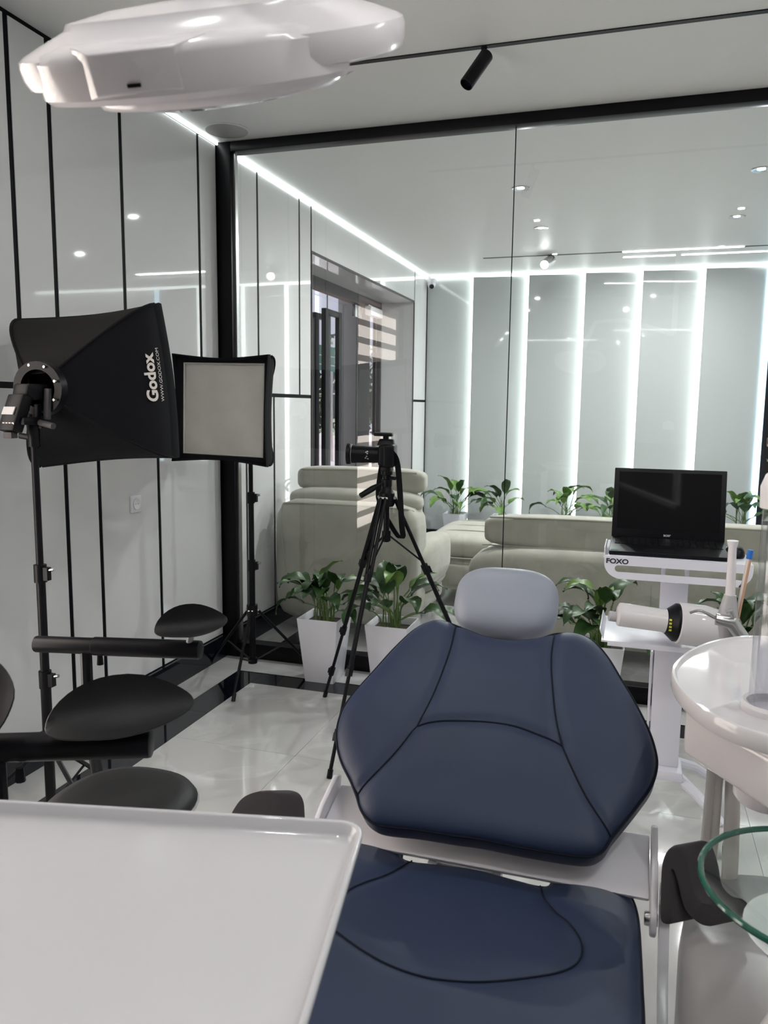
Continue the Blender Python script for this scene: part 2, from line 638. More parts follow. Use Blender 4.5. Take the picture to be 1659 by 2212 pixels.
# far wall: backing and slightly turned panels with light slots between them
b = MB()
b.box((XL - .16, YF + .02, 0), (1.22, YF + .15, ZC)).box((1.22, YF + .02, 0), (2.7, YF + .15, .25)).box((1.22, YF + .02, 2.72), (2.7, YF + .15, ZC)).box((2.7, YF + .02, 0), (XR + .12, YF + .15, ZC))
wf = struct(b.build('wall_far', 'paint', smooth=0))
SX = [-1.78, -1.178, -0.592, -0.02, 0.578, 1.185]
edges = [XL + .005] + SX
ZP = 2.905
for i in range(6):
    xa, xb = edges[i] + (.0 if i == 0 else .012), edges[i + 1] - .013
    ya = YF - (.0 if i == 0 else .07)
    MB().add([(xa, ya, .10), (xb, YF, .10), (xb, YF, ZP), (xa, ya, ZP), (xa, YF + .02, .10), (xb, YF + .02, .10), (xb, YF + .02, ZP), (xa, YF + .02, ZP)],
             [(0, 1, 2, 3), (5, 4, 7, 6), (4, 0, 3, 7), (1, 5, 6, 2), (3, 2, 6, 7), (4, 5, 1, 0)]).build('panel', 'farpanel', wf, smooth=0)
names = ['beside the potted plant nearest the security camera', 'rising behind the second potted plant from the security camera', 'rising behind the third potted plant from the security camera',
         'rising behind the laptop above its left half', 'rising behind the laptop above its right half']
for i in range(5):
    o = box_obj('led_strip', (SX[i] - .012, YF - .066, .10), (SX[i] + .0115, YF + .018, ZP), 'led', smooth=0)
    tag(o, 'white vertical wall light slot ' + names[i], 'light strip', 'vertical light slots of the panelled wall')
o = box_obj('led_strip', (SX[5] - .028, YF - .018, .10), (SX[5] + .03, YF + .018, ZP), 'ledblue', smooth=0)
tag(o, 'bluish vertical light strip at the edge of the waiting room window', 'light strip')
o = box_obj('led_strip', (XL + .05, YF - .03, ZP + .006), (XR, YF + .015, ZC - .006), 'led', smooth=0)
tag(o, 'white light line along the top of the panelled far wall', 'light strip')
o = box_obj('led_strip', (XL + .001, YP + .09, ZT - .004), (XL + .014, YF - .03, ZC - .003), 'led', smooth=0)
tag(o, 'white light line along the waiting room ceiling above the door', 'light strip')
o = box_obj('led_strip', (XL + .001, 3.25, ZT + .004), (XL + .010, YP, ZC - .003), 'led', smooth=0)
tag(o, 'white light line along the ceiling above the striped wall panels', 'light strip')

# window at the right end of the far wall
w3 = thing('window_2', None, None, (1.96, YF + .05, .25))
w3['kind'] = 'structure'
fr = MB()
for (a, c) in (((1.22, YF + .02, .25), (1.27, YF + .1, 2.72)), ((2.65, YF + .02, .25), (2.70, YF + .1, 2.72)), ((1.27, YF + .02, .25), (2.65, YF + .1, .30)), ((1.27, YF + .02, 2.67), (2.65, YF + .1, 2.72)), ((1.94, YF + .03, .30), (1.98, YF + .09, 2.67))):
    fr.box(a, c)
fr.build('window_frame', 'black', w3, smooth=0)
for a, c in ((1.27, 1.94), (1.98, 2.65)):
    box_obj('pane', (a, YF + .055, .30), (c, YF + .062, 2.67), 'doorglass', w3, smooth=0)

# glass partition
pt = thing('wall_partition', None, None, (0, YP + .04, 0))
pt['kind'] = 'structure'
box_obj('frame_post', (XL, YP, 0), (-2.215, YP + .085, ZC), 'black', pt, .004)
box_obj('frame_post', (XR - .08, YP, 0), (XR, YP + .085, ZC), 'black', pt, .004)
box_obj('frame_head', (-2.215, YP, 2.885), (XR - .08, YP + .085, ZC), 'black', pt, .004)
box_obj('frame_sill', (-2.215, YP, 0), (XR - .08, YP + .085, .09), 'black', pt, .004)
box_obj('frame_bead', (-2.215, YP + .028, .09), (-2.200, YP + .058, 2.885), 'chrome', pt, 0)
px_ = [-2.20, -0.645, 0.92, 2.48, XR - .08]
for a, c in zip(px_[:-1], px_[1:]):
    MB().add([(a + .002, YP + .043, .09), (c - .002, YP + .043, .09), (c - .002, YP + .043, 2.885), (a + .002, YP + .043, 2.885)], [(0, 1, 2, 3)]).build('glass_pane', 'glass', pt, smooth=0)
for a in px_[1:-1]:
    box_obj('glass_joint', (a - .002, YP + .038, .09), (a + .002, YP + .048, 2.885), 'stone', pt, smooth=0)

# door niche with glass doors
d1 = thing('door_1', None, None, (-2.68, 6.8, 0))
d1['kind'] = 'structure'
box_obj('niche_soffit', (-2.76, NY0, NZ - .008), (XL - .001, NY1, NZ - .0005), 'panel', d1, smooth=0)
box_obj('niche_jamb', (-2.76, NY1 - .012, 0), (XL - .003, NY1, NZ), 'panel', d1, smooth=0)
box_obj('niche_jamb', (-2.76, NY0, 0), (XL - .003, NY0 + .012, NZ), 'panel', d1, smooth=0)
tr = MB().box((XL - .004, NY0, NZ - .010), (XL + .003, NY1, NZ + .010)).box((XL - .004, NY1 - .018, 0), (XL + .004, NY1, NZ - .010)).box((XL - .004, NY0, 0), (XL + .004, NY0 + .012, NZ - .010))
tr.build('niche_trim', 'dgrey', d1, smooth=0)
box_obj('door_header', (-2.74, NY0, 2.50), (-2.66, NY1, NZ), 'dgrey', d1, smooth=0)
box_obj('door_post', (-2.74, NY1 - .06, 0), (-2.66, NY1, 2.5), 'dgrey', d1, smooth=0)
for a, c in ((NY0, 6.776), (6.776, 7.57), (7.57, NY1 - .06)):
    lf = MB().add([(-2.70, a + .004, .02), (-2.70, c - .004, .02), (-2.70, c - .004, 2.49), (-2.70, a + .004, 2.49)], [(0, 1, 2, 3)]).build('door_leaf', 'doorglass', d1, smooth=0)
    box_obj('polished_edge', (-2.706, c - .010, .02), (-2.694, c - .002, 2.49), 'chrome', lf, smooth=0)
for (xx, ya, yb, lab) in ((-2.60, 6.43, 6.83, 'handle'), (-2.80, 6.70, 7.06, 'handle')):
    h = MB().box((xx - .02, ya, .35), (xx + .02, ya + .075, 2.33)).box((xx - .02, yb - .075, .35), (xx + .02, yb, 2.33)).box((xx - .02, ya + .075, 2.28), (xx + .02, yb - .075, 2.33))
    h.build(lab, 'black', d1, bevel=.003)
box_obj('patch_fitting', (-2.72, 7.46, 2.37), (-2.68, 7.66, 2.49), 'chrome', d1, .004)
cl = box_obj('door_closer', (-2.66, 7.68, 2.41), (-2.59, 8.06, 2.50), 'white', d1, .01)
box_obj('closer_arm', (-2.65, 7.70, 2.503), (-2.62, 7.98, 2.515), 'chrome', cl, .002)

# near window with banded blind, on the left wall beside the camera
w1 = thing('window_1', None, None, (-2.4, 1.36, WZ0))
w1['kind'] = 'structure'
fr = MB()
for (a, c) in (((-2.45, WY0, WZ0), (-2.38, WY0 + .05, WZ1)), ((-2.45, WY1 - .05, WZ0), (-2.38, WY1, WZ1)), ((-2.45, WY0 + .05, WZ0), (-2.38, WY1 - .05, WZ0 + .05)), ((-2.45, WY0 + .05, WZ1 - .05), (-2.38, WY1 - .05, WZ1))):
    fr.box(a, c)
fr.build('window_frame', 'white', w1, smooth=0)
bl = thing('banded_blind', 'white banded roller blind lit from outside in the near window', 'blind', (-2.35, 1.36, WZ0 + .02))
z = WZ0 + .02
k = 0
while z < WZ1 - .06:
    bh = .055 if k % 2 else .10
    z2 = min(z + bh, WZ1 - .05)
    MB().add([(-2.345, WY0 + .004, z), (-2.345, WY1 - .004, z), (-2.345, WY1 - .004, z2), (-2.345, WY0 + .004, z2)], [(0, 1, 2, 3)]).build('blind_band', 'band' if k % 2 else 'sheer', bl, smooth=0)
    z = z2
    k += 1
MB().cyl((-2.35, WY0 + .012, WZ1 - .03), (-2.35, WY1 - .012, WZ1 - .03), .022).build('roller', 'white', bl)

# ------------------------------------------------------------------ outdoors, seen through the doors
og = struct(box_obj('ground_outside', (-60, -20, -.35), (-2.5, 60, -.15), 'asphalt', smooth=0))
struct(box_obj('pavement_outside', (-6.5, -10, -.15), (-2.47, 30, -.10), 'brick', smooth=0))
struct(box_obj('ground_behind', (-2.46, 9.0, -.35), (25, 40, -.15), 'asphalt', smooth=0))
struct(box_obj('sun_blocker_wall', (-3.60, 4.2, -.12), (-3.45, 8.0, 3.1), 'stone', smooth=0))  # added wall, out of view, keeps direct sun off the glass doors
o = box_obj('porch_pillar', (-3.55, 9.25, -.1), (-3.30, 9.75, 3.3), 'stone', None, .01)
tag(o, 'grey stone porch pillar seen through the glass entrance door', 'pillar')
sg = thing('road_sign', 'green road sign with white lettering beyond the glass entrance', 'sign', at(722, 900, x=-8.6))
q0, q1, q2 = at(686, 744, x=-8.6), at(754, 740, x=-8.6), at(688, 792, x=-8.6)
uu = (q1 - q0)
uu.z = 0
vv = Z * (q2.z - q0.z) * 1.15
nn = uu.cross(vv).normalized()
sb = MB().obox(q0 + uu / 2 + vv / 2, uu / 2, vv / 2, nn * .03)
sb.build('sign_board', 'sign', sg, smooth=0)
cdir = -uu.normalized()
un = uu.normalized()
off = nn * (.034 if nn.dot(V((0, 0, 1.5)) - q0) > 0 else -.034)
L = uu.length
hh = abs(vv.z)
ln = MB()
for fz in (.40, .76):
    ln.obox(q0 + uu / 2 - Z * hh * fz + off, uu * .48, Z * .012, nn * .002)
ln.build('sign_lines', 'print', sg, smooth=0)
for (s_, fx, fz) in (('X', .47, .30), ('O', .80, .30), ('V', .47, .67), ('YA', .74, .67)):
    text(s_, hh * .26, q0 + un * L * fx - Z * hh * fz + off, un, Z, 'print', sg)
MB().tube([q0 + un * L * .12 - Z * hh * .64 + off, q0 + un * L * .22 - Z * hh * .58 + off], [.08, .005], 4).build('arrow', 'print', sg, smooth=0)
pm = q0 + uu / 2 - off * 3
MB().cyl((pm.x, pm.y, -.15), (pm.x, pm.y, q0.z), .07, n=8).build('sign_post', 'chrome', sg)
trees = [(-12.5, 30.0, 3.6, 1.5), (-10.5, 27.8, 3.0, 1.3), (-13.5, 36.5, 4.5, 2.0), (-9.2, 25.5, 2.2, .9)]
tl = ['broad dark evergreen street tree behind the green road sign', 'medium dark bushy tree beside the green road sign post', 'tallest dark tree farthest along the street', 'low dark shrub tree at the kerb beyond the entrance']
for (tx, ty, th, rr), lab in zip(trees, tl):
    t = thing('street_tree', lab, 'tree', (tx, ty, -.15), 'street trees beyond the entrance')
    MB().tube([(tx, ty, -.15), (tx + .05, ty, th * .5), (tx, ty, th * .8)], [.14, .10, .04], 8).build('trunk', 'bark', t)
    rnd = random.Random(int(th * 10))
    cr = MB()
    for k in range(420):
        a, e = rnd.uniform(0, 6.28), rnd.uniform(-1, 1)
        rad = rr * rnd.uniform(.55, 1.0)
        c = V((tx + math.cos(a) * rad * math.sqrt(1 - e * e), ty + math.sin(a) * rad * math.sqrt(1 - e * e), th * .62 + e * rad * 1.25))
        u = V((rnd.uniform(-1, 1), rnd.uniform(-1, 1), rnd.uniform(-1, 1))).normalized()
        w = u.orthogonal().normalized()
        sz = rnd.uniform(.10, .2)
        cr.add([c - u * sz, c + w * sz * .6, c + u * sz, c - w * sz * .6], [(0, 1, 2, 3)])
    cr.build('crown', 'treeleaf', t, smooth=0)
rnd = random.Random(5)
t = thing('garden_hedge', 'dark green hedge outside the waiting room window', 'hedge', (3.4, 12.6, -.15))
cr = MB()
for k in range(1500):
    c = V((rnd.uniform(.8, 6.5), rnd.uniform(12, 13), rnd.uniform(-.1, 3.1)))
    u = V((rnd.uniform(-1, 1), rnd.uniform(-1, 1), rnd.uniform(-1, 1))).normalized()
    w = u.orthogonal().normalized()
    sz = rnd.uniform(.10, .22)
    cr.add([c - u * sz, c + w * sz * .6, c + u * sz, c - w * sz * .6], [(0, 1, 2, 3)])
cr.build('foliage', 'treeleaf', t, smooth=0)
MB().box((.8, 12.3, -.15), (6.5, 12.7, 2.8)).build('inner_twigs', 'bark', t, smooth=0)


# ------------------------------------------------------------------ lights and ceiling fixtures
def area(name, loc, sx, sy, e, c=(1, 1, 1), shape='RECTANGLE', rot=(0, 0, 0), parent=None):
    ld = bpy.data.lights.new(name, 'AREA')
    ld.shape = shape
    ld.size = sx
    ld.size_y = sy
    ld.energy = e
    ld.color = c
    ob = bpy.data.objects.new(name, ld)
    col.objects.link(ob)
    ob.rotation_euler = rot
    if parent is not None:
        ob.parent = parent
        ob.location = V(loc) - V(parent['_o'])
    else:
        ob.location = loc
    return ob


def downlight(x, y, label, group, e):
    t = thing('downlight', label, 'ceiling light', (x, y, ZC), group)
    MB().lathe([(.024, 0), (.044, -.003), (.058, -.005), (.062, 0)], (x, y, ZC - .0005), cap0=False, cap1=False).build('trim_ring', 'chrome', t)
    MB().lathe([(.024, 0), (.001, 0)], (x, y, ZC - .0015), cap0=False, cap1=True).build('lens', 'ledspot', t)
    area('lamp_light', (x, y, ZC - .006), .042, .042, e, (.97, 1.0, .98), 'DISK', parent=t)


dl = [(-.807, 5.46), (-.812, 6.67), (.639, 5.42), (.639, 6.65)]
dn = ['round recessed downlight beside the vertical joint of the glass partition', 'round recessed downlight nearest the white spotlight on its track',
      'round recessed downlight over the green sofa side nearest the partition', 'round recessed downlight above the laptop nearest the bright linear light']
dn[2] = 'round recessed waiting room downlight nearest the glass partition on the window side'
for (x, y), n in zip(dl, dn):
    downlight(x, y, n, 'waiting room downlights', 17)
for (x, y) in [(-.81, 1.9), (.64, 1.9), (-.81, .5), (.64, .5), (1.9, 1.2), (1.9, -.4)]:
    downlight(x, y, 'round recessed downlight in the treatment room ceiling', 'treatment room downlights', 3)


def linear(p0, p1, label, e, w=.022):
    p0, p1 = V(p0), V(p1)
    t = thing('linear_light', label, 'ceiling light', (p0 + p1) / 2)
    lo = (min(p0.x, p1.x) - (w if p0.x == p1.x else 0), min(p0.y, p1.y) - (w if p0.y == p1.y else 0))
    hi = (max(p0.x, p1.x) + (w if p0.x == p1.x else 0), max(p0.y, p1.y) + (w if p0.y == p1.y else 0))
    box_obj('diffuser', (*lo, ZC - .006), (*hi, ZC - .001), 'ledtube', t, smooth=0)
    area('lamp_light', ((lo[0] + hi[0]) / 2, (lo[1] + hi[1]) / 2, ZC - .010), hi[0] - lo[0], hi[1] - lo[1], e, (.98, 1, .99), parent=t)


linear((-.20, 7.84, ZC), (.83, 7.84, ZC), 'long bright linear light set in the waiting room ceiling track', 12, .014)
linear((-.2, .2, ZC), (1.3, .2, ZC), 'linear light in the treatment room ceiling', 6)
linear((1.2, 2.3, ZC), (2.5, 2.3, ZC), 'linear light in the ceiling near the partition end', 4)
# tracks
t = box_obj('ceiling_track', (-1.50, 7.828, ZC - .004), (-.205, 7.852, ZC), 'black', None, smooth=0)
tag(t, 'thin black track in the waiting room ceiling carrying a spotlight', 'track')
t = box_obj('ceiling_track', (.835, 7.828, ZC - .004), (2.4, 7.852, ZC), 'black', None, smooth=0)
tag(t, 'thin black track continuing past the bright linear light', 'track')
t = box_obj('ceiling_track', (-1.30, 3.335, ZC - .004), (2.6, 3.362, ZC), 'black', None, smooth=0)
tag(t, 'thin black track in the treatment room ceiling carrying a black spotlight', 'track')


def spot(base, p0, p1, r, label, m, lens):
    t = thing('track_spotlight', label, 'spotlight', base)
    p0, p1 = V(p0), V(p1)
    ax = (p1 - p0).normalized()
    L = (p1 - p0).length
    MB().lathe([(r * .9, 0), (r, .004), (r, L - .003), (r * .96, L), (r * .86, L), (r * .84, L - .02)], p0, ax).build('body', m, t)
    MB().cyl(base, V(base) - Z * .012, .012).build('track_adapter', 'black', t)
    MB().tube([V(base) - Z * .01, V(base) - Z * .05, p0 + ax * .03], .006, 8).build('stem', 'black', t)
    MB().lathe([(r * .83, 0), (.0005, 0)], p1 - ax * .016, ax).build('lens', lens, t)
    return t


A = atd(1046, 108, (at(1045, 100, z=ZC) - V(CAM)).dot(V(RM[2])))
B2 = A + V((-.072, -.03, -.135))
Bq = at(1046, 100, z=ZC)
p0 = at(1052, 118, y=3.34)
p1 = at(1007, 183, y=3.27)
spot((Bq.x, 3.348, ZC - .004), p0, p1, .028, 'black cylindrical spotlight hanging from the treatment room track', 'black', 'filter')
p0 = at(1191, 561, y=7.86)
p1 = at(1176, 572, y=7.70)
spot((p0.x, 7.84, ZC - .004), p0, p1, .045, 'pale cylindrical spotlight hanging from the waiting room track', 'chrome', 'ledspot')

c = at(500, 288, z=ZC)
t = thing('ceiling_speaker', 'round flush grey speaker grille in the ceiling by the partition corner', 'speaker', (c.x, 3.94, ZC))
MB().lathe([(.118, 0), (.120, -.003), (.112, -.006)], (c.x, 3.94, ZC), cap0=False, cap1=False).build('rim', 'ceil', t)
MB().lathe([(.112, -.005), (.0005, -.007)], (c.x, 3.94, ZC), cap0=False).build('grille', 'greyplast', t)

# security camera in the far corner
c = V((-2.235, 8.70, 2.86))
t = thing('security_camera', 'white dome security camera in the far ceiling corner', 'camera', (c.x, c.y, 2.90))
MB().lathe([(.055, .04), (.055, .015), (.05, 0)], c + Z * .0).build('base', 'white', t)
MB().lathe([(.045, 0), (.047, -.02), (.040, -.045), (.022, -.060), (.001, -.064)], c).build('dome', 'white', t)
dv = V((.25, -.75, -.6)).normalized()
MB().lathe([(.026, 0), (.026, .012), (.020, .014), (.0005, .012)], c - Z * .02 + dv * .035, dv).build('lens', 'blackpl', t)

# wall socket
s = at(291, 1088, x=XL)
t = thing('wall_socket', 'white single wall socket on the glossy left wall panel', 'socket', (XL, s.y, s.z))
box_obj('plate', (XL, s.y - .042, s.z - .042), (XL + .010, s.y + .042, s.z + .042), 'white', t, .003)
MB().lathe([(.028, 0), (.028, .005), (.023, .005), (.020, .003), (.0005, .003)], (XL + .0095, s.y, s.z), X).build('outlet_ring', 'white', t)
for dy in (-.009, .009):
    MB().cyl((XL + .0115, s.y + dy, s.z), (XL + .0130, s.y + dy, s.z), .002, n=10).build('pin_hole', 'blackpl', t)


# ------------------------------------------------------------------ dental chair
def c2p(c):
    return 640 + c[0] / 2.0232, 1200 + c[1] / 2.0232


def near_dist(q, pl):
    """distance of 2-D points q (n,2) to polyline pl (m,2)"""
    a = np.array(pl[:-1])
    d = np.array(pl[1:]) - a
    L2 = (d ** 2).sum(1) + 1e-12
    t = np.clip(((q[:, None, :] - a[None]) * d[None]).sum(2) / L2[None], 0, 1)
    pr = a[None] + t[..., None] * d[None]
    return np.sqrt(((q[:, None, :] - pr) ** 2).sum(2)).min(1)


def cushion(name, outline, seams, O, U, Vv, N, thick, m, parent, edge=.03, crown=.012, rings=26, centre=None, pipe=True, groove=.006):
    """outline/seams in (u, v); top surface puffs along N; returns object"""
    ol = np.array(outline)
    c = np.array(centre) if centre is not None else ol.mean(0)
    closed = np.vstack([ol, ol[:1]])
    sc = [1 - (1 - k / rings) for k in range(rings + 1)]
    sc = [1.0 - (k / rings) ** 1.15 for k in range(rings)]

    def height(q):
        d = near_dist(q, closed)
        t = np.clip(d / edge, 0, 1)
        h = thick + .018 * (np.sqrt(1 - (1 - t) ** 2) - 1) + crown * np.clip(d / .15, 0, 1) ** .7
        for s_ in seams:
            ds = near_dist(q, s_)
            h = h - groove * np.exp(-(ds / .012) ** 2)
        return h
    loops = []
    # underside and side
    for (k, hh) in ((.5, 0.004), (.93, 0.0), (.985, .006), (1.0, .02), (1.0, thick - .022)):
        loops.append([O + U * p[0] + Vv * p[1] + N * hh for p in (c + (ol - c) * k)])
    for k in sc:
        q = c + (ol - c) * max(k, .004)
        hs = height(q)
        loops.append([O + U * p[0] + Vv * p[1] + N * h for p, h in zip(q, hs)])
    ob = MB().loft(loops).build(name, m, parent, smooth=50)
    for s_ in seams:
        pts = np.array(s_)
        hs = height(pts)
        MB().tube([O + U * p[0] + Vv * p[1] + N * (h + .0011) for p, h in zip(pts, hs)], .0019, 6).build('seam', 'navyseam', ob)
    if pipe:
        MB().tube([O + U * p[0] + Vv * p[1] + N * (thick - .018) for p in c + (ol - c) * 1.002], .0028, 6, closed=True).build('piping', 'navyseam', ob)
    return ob


CX = -.262
chair = thing('dental_chair', 'navy blue reclined dental chair with pale grey headrest', 'dental chair', (CX, 1.1, 0))
a_ = math.radians(31.5)
BU, BV = X.copy(), V((0, math.cos(a_), math.sin(a_)))
BN = BU.cross(BV)
BO = V((CX, 1.45, .65))
THK = .07


def inplane(pts, O, N, U, Vv):
    r = []
    for p in pts:
        q = atplane(*c2p(p), O, N) - O
        r.append((q.dot(U), q.dot(Vv)))
    return r


def cat2(pts, n=6, closed=True):
    return [(p.x, p.y) for p in catmull([(a, b_, 0) for a, b_ in pts], n, closed)]


bo = [(600, 266), (520, 300), (430, 380), (330, 490), (240, 590), (195, 660), (172, 740), (175, 820), (195, 890), (230, 960), (258, 1030), (275, 1085), (308, 1132), (365, 1158), (520, 1175), (680, 1200), (800, 1216), (1000, 1255), (1190, 1286), (1285, 1292), (1340, 1268), (1378, 1212), (1420, 1160), (1500, 1060), (1555, 980), (1577, 900), (1570, 830), (1540, 740), (1480, 620), (1420, 520), (1360, 422), (1295, 352), (1220, 322), (1130, 322), (1050, 345), (930, 352), (830, 337), (760, 312), (700, 288), (650, 270)]
sl = [(697, 290), (680, 390), (640, 520), (585, 650), (528, 750), (450, 850), (360, 940), (264, 1024)]
sr = [(1130, 325), (1115, 450), (1120, 580), (1135, 720), (1162, 835), (1210, 950), (1280, 1080), (1377, 1208)]
sa = [(528, 750), (620, 735), (720, 733), (850, 740), (960, 758), (1060, 795), (1162, 835)]
TO = BO + BN * THK          # traced outline lies on the top plane
outl = cat2(inplane(bo, TO, BN, BU, BV), 5)
sm = [cat2(inplane(s_, TO, BN, BU, BV), 6, False) for s_ in (sl, sr, sa)]
back = cushion('backrest', outl, sm, BO, BU, BV, BN, THK, 'navy', chair, edge=.05, crown=.014, centre=(0.0, .27), rings=34)

# seat: right half traced, mirrored about the chair's centre line
SZ = .605
so = [(1068, 1410), (1130, 1387), (1230, 1373), (1330, 1380), (1400, 1405), (1460, 1450), (1492, 1540), (1505, 1700), (1512, 1850), (1520, 2047)]
hp = [at(*c2p(p), z=SZ) for p in so]
half = [(p.x - CX, p.y) for p in hp]
half[0] = (half[0][0], half[0][1] - .004)
wx = half[-1][0]
half += [(wx, .85), (wx - .005, .6), (wx - .03, .3), (wx - .07, .08), (wx - .16, -.02)]
mid = [(0, half[0][1] + .012)]
sea = cat2([(-x_, y_) for x_, y_ in reversed(half)] + mid + half, 8)
zz = SZ - .07
s1 = [(1068, 1412), (1080, 1490), (1130, 1560), (1190, 1610), (1240, 1680), (1248, 1745), (1210, 1800), (1120, 1835), (1000, 1855), (850, 1870), (720, 1870), (560, 1850), (400, 1795), (270, 1720), (175, 1650)]
s2 = [(505, 1305), (470, 1350), (400, 1395), (310, 1430), (240, 1460), (190, 1500)]
ss = []
for s_ in (s1, s2):
    ss.append(cat2([((at(*c2p(p), z=SZ).x - CX), at(*c2p(p), z=SZ).y) for p in s_], 5, False))
seat = cushion('seat', sea, ss, V((CX, 0, zz)), X, Y, Z, .07, 'navy', chair, edge=.06, crown=.006, centre=(0, .80), rings=80, groove=.004)

# headrest
hc = at(1093, 1304, y=1.97)
hU = X.copy()
hV = V((0, math.cos(math.radians(52)), math.sin(math.radians(52))))
hN = hU.cross(hV)
hd = MB().pbox(hc, hU * .131, hV * .094, hN * .048, p=3.0, n=14).build('headrest', 'greyblue', chair, smooth=60)
MB().obox(hc - hN * .05 - hV * .06, X * .05, hV * .05, hN * .015).build('headrest_bracket', 'dgrey', chair, bevel=.006)
MB().obox(hc - hN * .055 - hV * .16, X * .025, hV * .10, hN * .006).build('headrest_bar', 'chrome', chair, bevel=.002)

# white frame behind the backrest and at its foot
fy, fz = 1.47, .60
MB().obox(BO - BN * .02 + BV * .27, X * .20, BV * .26, BN * .018).build('back_shell', 'white', chair, bevel=.012)
cb = MB()
cb.loft([[V((x_, y_, z_)) for y_, z_ in ((1.44, .595), (1.58, .645), (1.575, .655), (1.43, .607))] for x_ in (CX - .33, CX + .33)])
cb.build('back_flange', 'white', chair, bevel=.004)
for sx in (-1, 1):
    xx = CX + sx * .332
    pl = [V((xx, y_, z_)) for y_, z_ in ((1.40, .560), (1.41, .545), (1.44, .545), (1.48, .572), (1.58, .645), (1.585, .672), (1.56, .682), (1.48, .655), (1.42, .622), (1.40, .59))]
    MB().prism(pl, X * sx * .012).build('hinge_plate', 'white', chair, bevel=.004)
    MB().cyl((xx - sx * .010, 1.425, .572), (xx + sx * .014, 1.425, .572), .013).build('hinge_bolt', 'chrome', chair, bevel=.003)
    x2 = xx + sx * .016
    arc = [V((x2, 1.44, .618)), V((x2, 1.43, .575)), V((x2, 1.385, .51)), V((x2, 1.32, .462)), V((x2, 1.275, .45))]
    lever = MB()
    cu = catmull(arc, 5, False)
    lever.loft([[p + Y * .022 + Z * .008, p + Y * .022 + Z * .008 + X * sx * .018, p - Y * .022 - Z * .008 + X * sx * .018, p - Y * .022 - Z * .008] for p in cu])
    lever.build('armrest_lever', 'white', chair, bevel=.003)
    MB().box((CX + sx * .20, 1.262, .438), (x2 + sx * .008, 1.292, .462)).build('lever_bracket', 'white', chair, bevel=.003)
    MB().cyl((x2, 1.43, .585), (x2 + sx * .03, 1.43, .588), .014).build('armrest_pivot', 'white', chair)
for dx in (-.085, .045):
    MB().obox(V((CX + dx, 1.44, .575)), X * .009, V((0, .05, .02)), V((0, -.004, .012))).build('link_bar', 'white', chair, bevel=.002)
MB().cyl((CX - .085, 1.455, .575), (CX + .045, 1.455, .575), .012).build('hinge_rod', 'chrome', chair)
MB().loft([[V((x_ + CX, y_, z_)) for x_, y_ in rrect(0, .75, hx, hy, .08)] for hx, hy, z_ in ((.20, .55, .44), (.24, .60, .47), (.25, .62, .533))]).build('seat_pan', 'white', chair)
MB().loft([[V((x_ + CX, y_, z_)) for x_, y_ in rrect(0, 1.0, hx, hy, .07)] for hx, hy, z_ in ((.14, .24, .06), (.13, .22, .2), (.11, .18, .44))]).build('pedestal', 'white', chair)
MB().loft([[V((x_ + CX, y_, z_)) for x_, y_ in rrect(0, .85, hx, hy, .12)] for hx, hy, z_ in ((.27, .48, .0), (.27, .48, .03), (.25, .46, .06))]).build('base_plate', 'white', chair)

# armrests
def armrest(pts, ext, name='armrest'):
    loop = catmull(pts, 5)
    c = sum(loop, V((0, 0, 0))) / len(loop)
    e = V(ext)

    def sh(k, t):
        return [c + (p - c) * k + e * t for p in loop]
    return MB().loft([sh(.90, 0), sh(.975, .03), sh(1, .10), sh(1, .88), sh(.975, .97), sh(.88, 1.0)]).build(name, 'dgrey', chair, smooth=60)


ra = [(1426, 1992), (1424, 1940), (1427, 1870), (1438, 1838), (1456, 1826), (1474, 1838), (1488, 1880), (1497, 1925), (1520, 1952), (1550, 1962), (1553, 1985), (1530, 2002), (1503, 1992), (1478, 1962), (1464, 1905), (1453, 1874), (1444, 1880), (1446, 1930), (1449, 1990)]
rp = []
for i, p in enumerate(ra):
    rp.append(at(*p, y=1.40))
armrest(rp, (.052, .03, .004))
lp = [at(p[0], p[1], y=1.50) for p in [(510, 1805), (494, 1772), (506, 1742), (526, 1720), (556, 1709), (584, 1709), (600, 1722), (606, 1750), (602, 1795), (560, 1820)]]
armrest(lp, (.052, .02, .0))


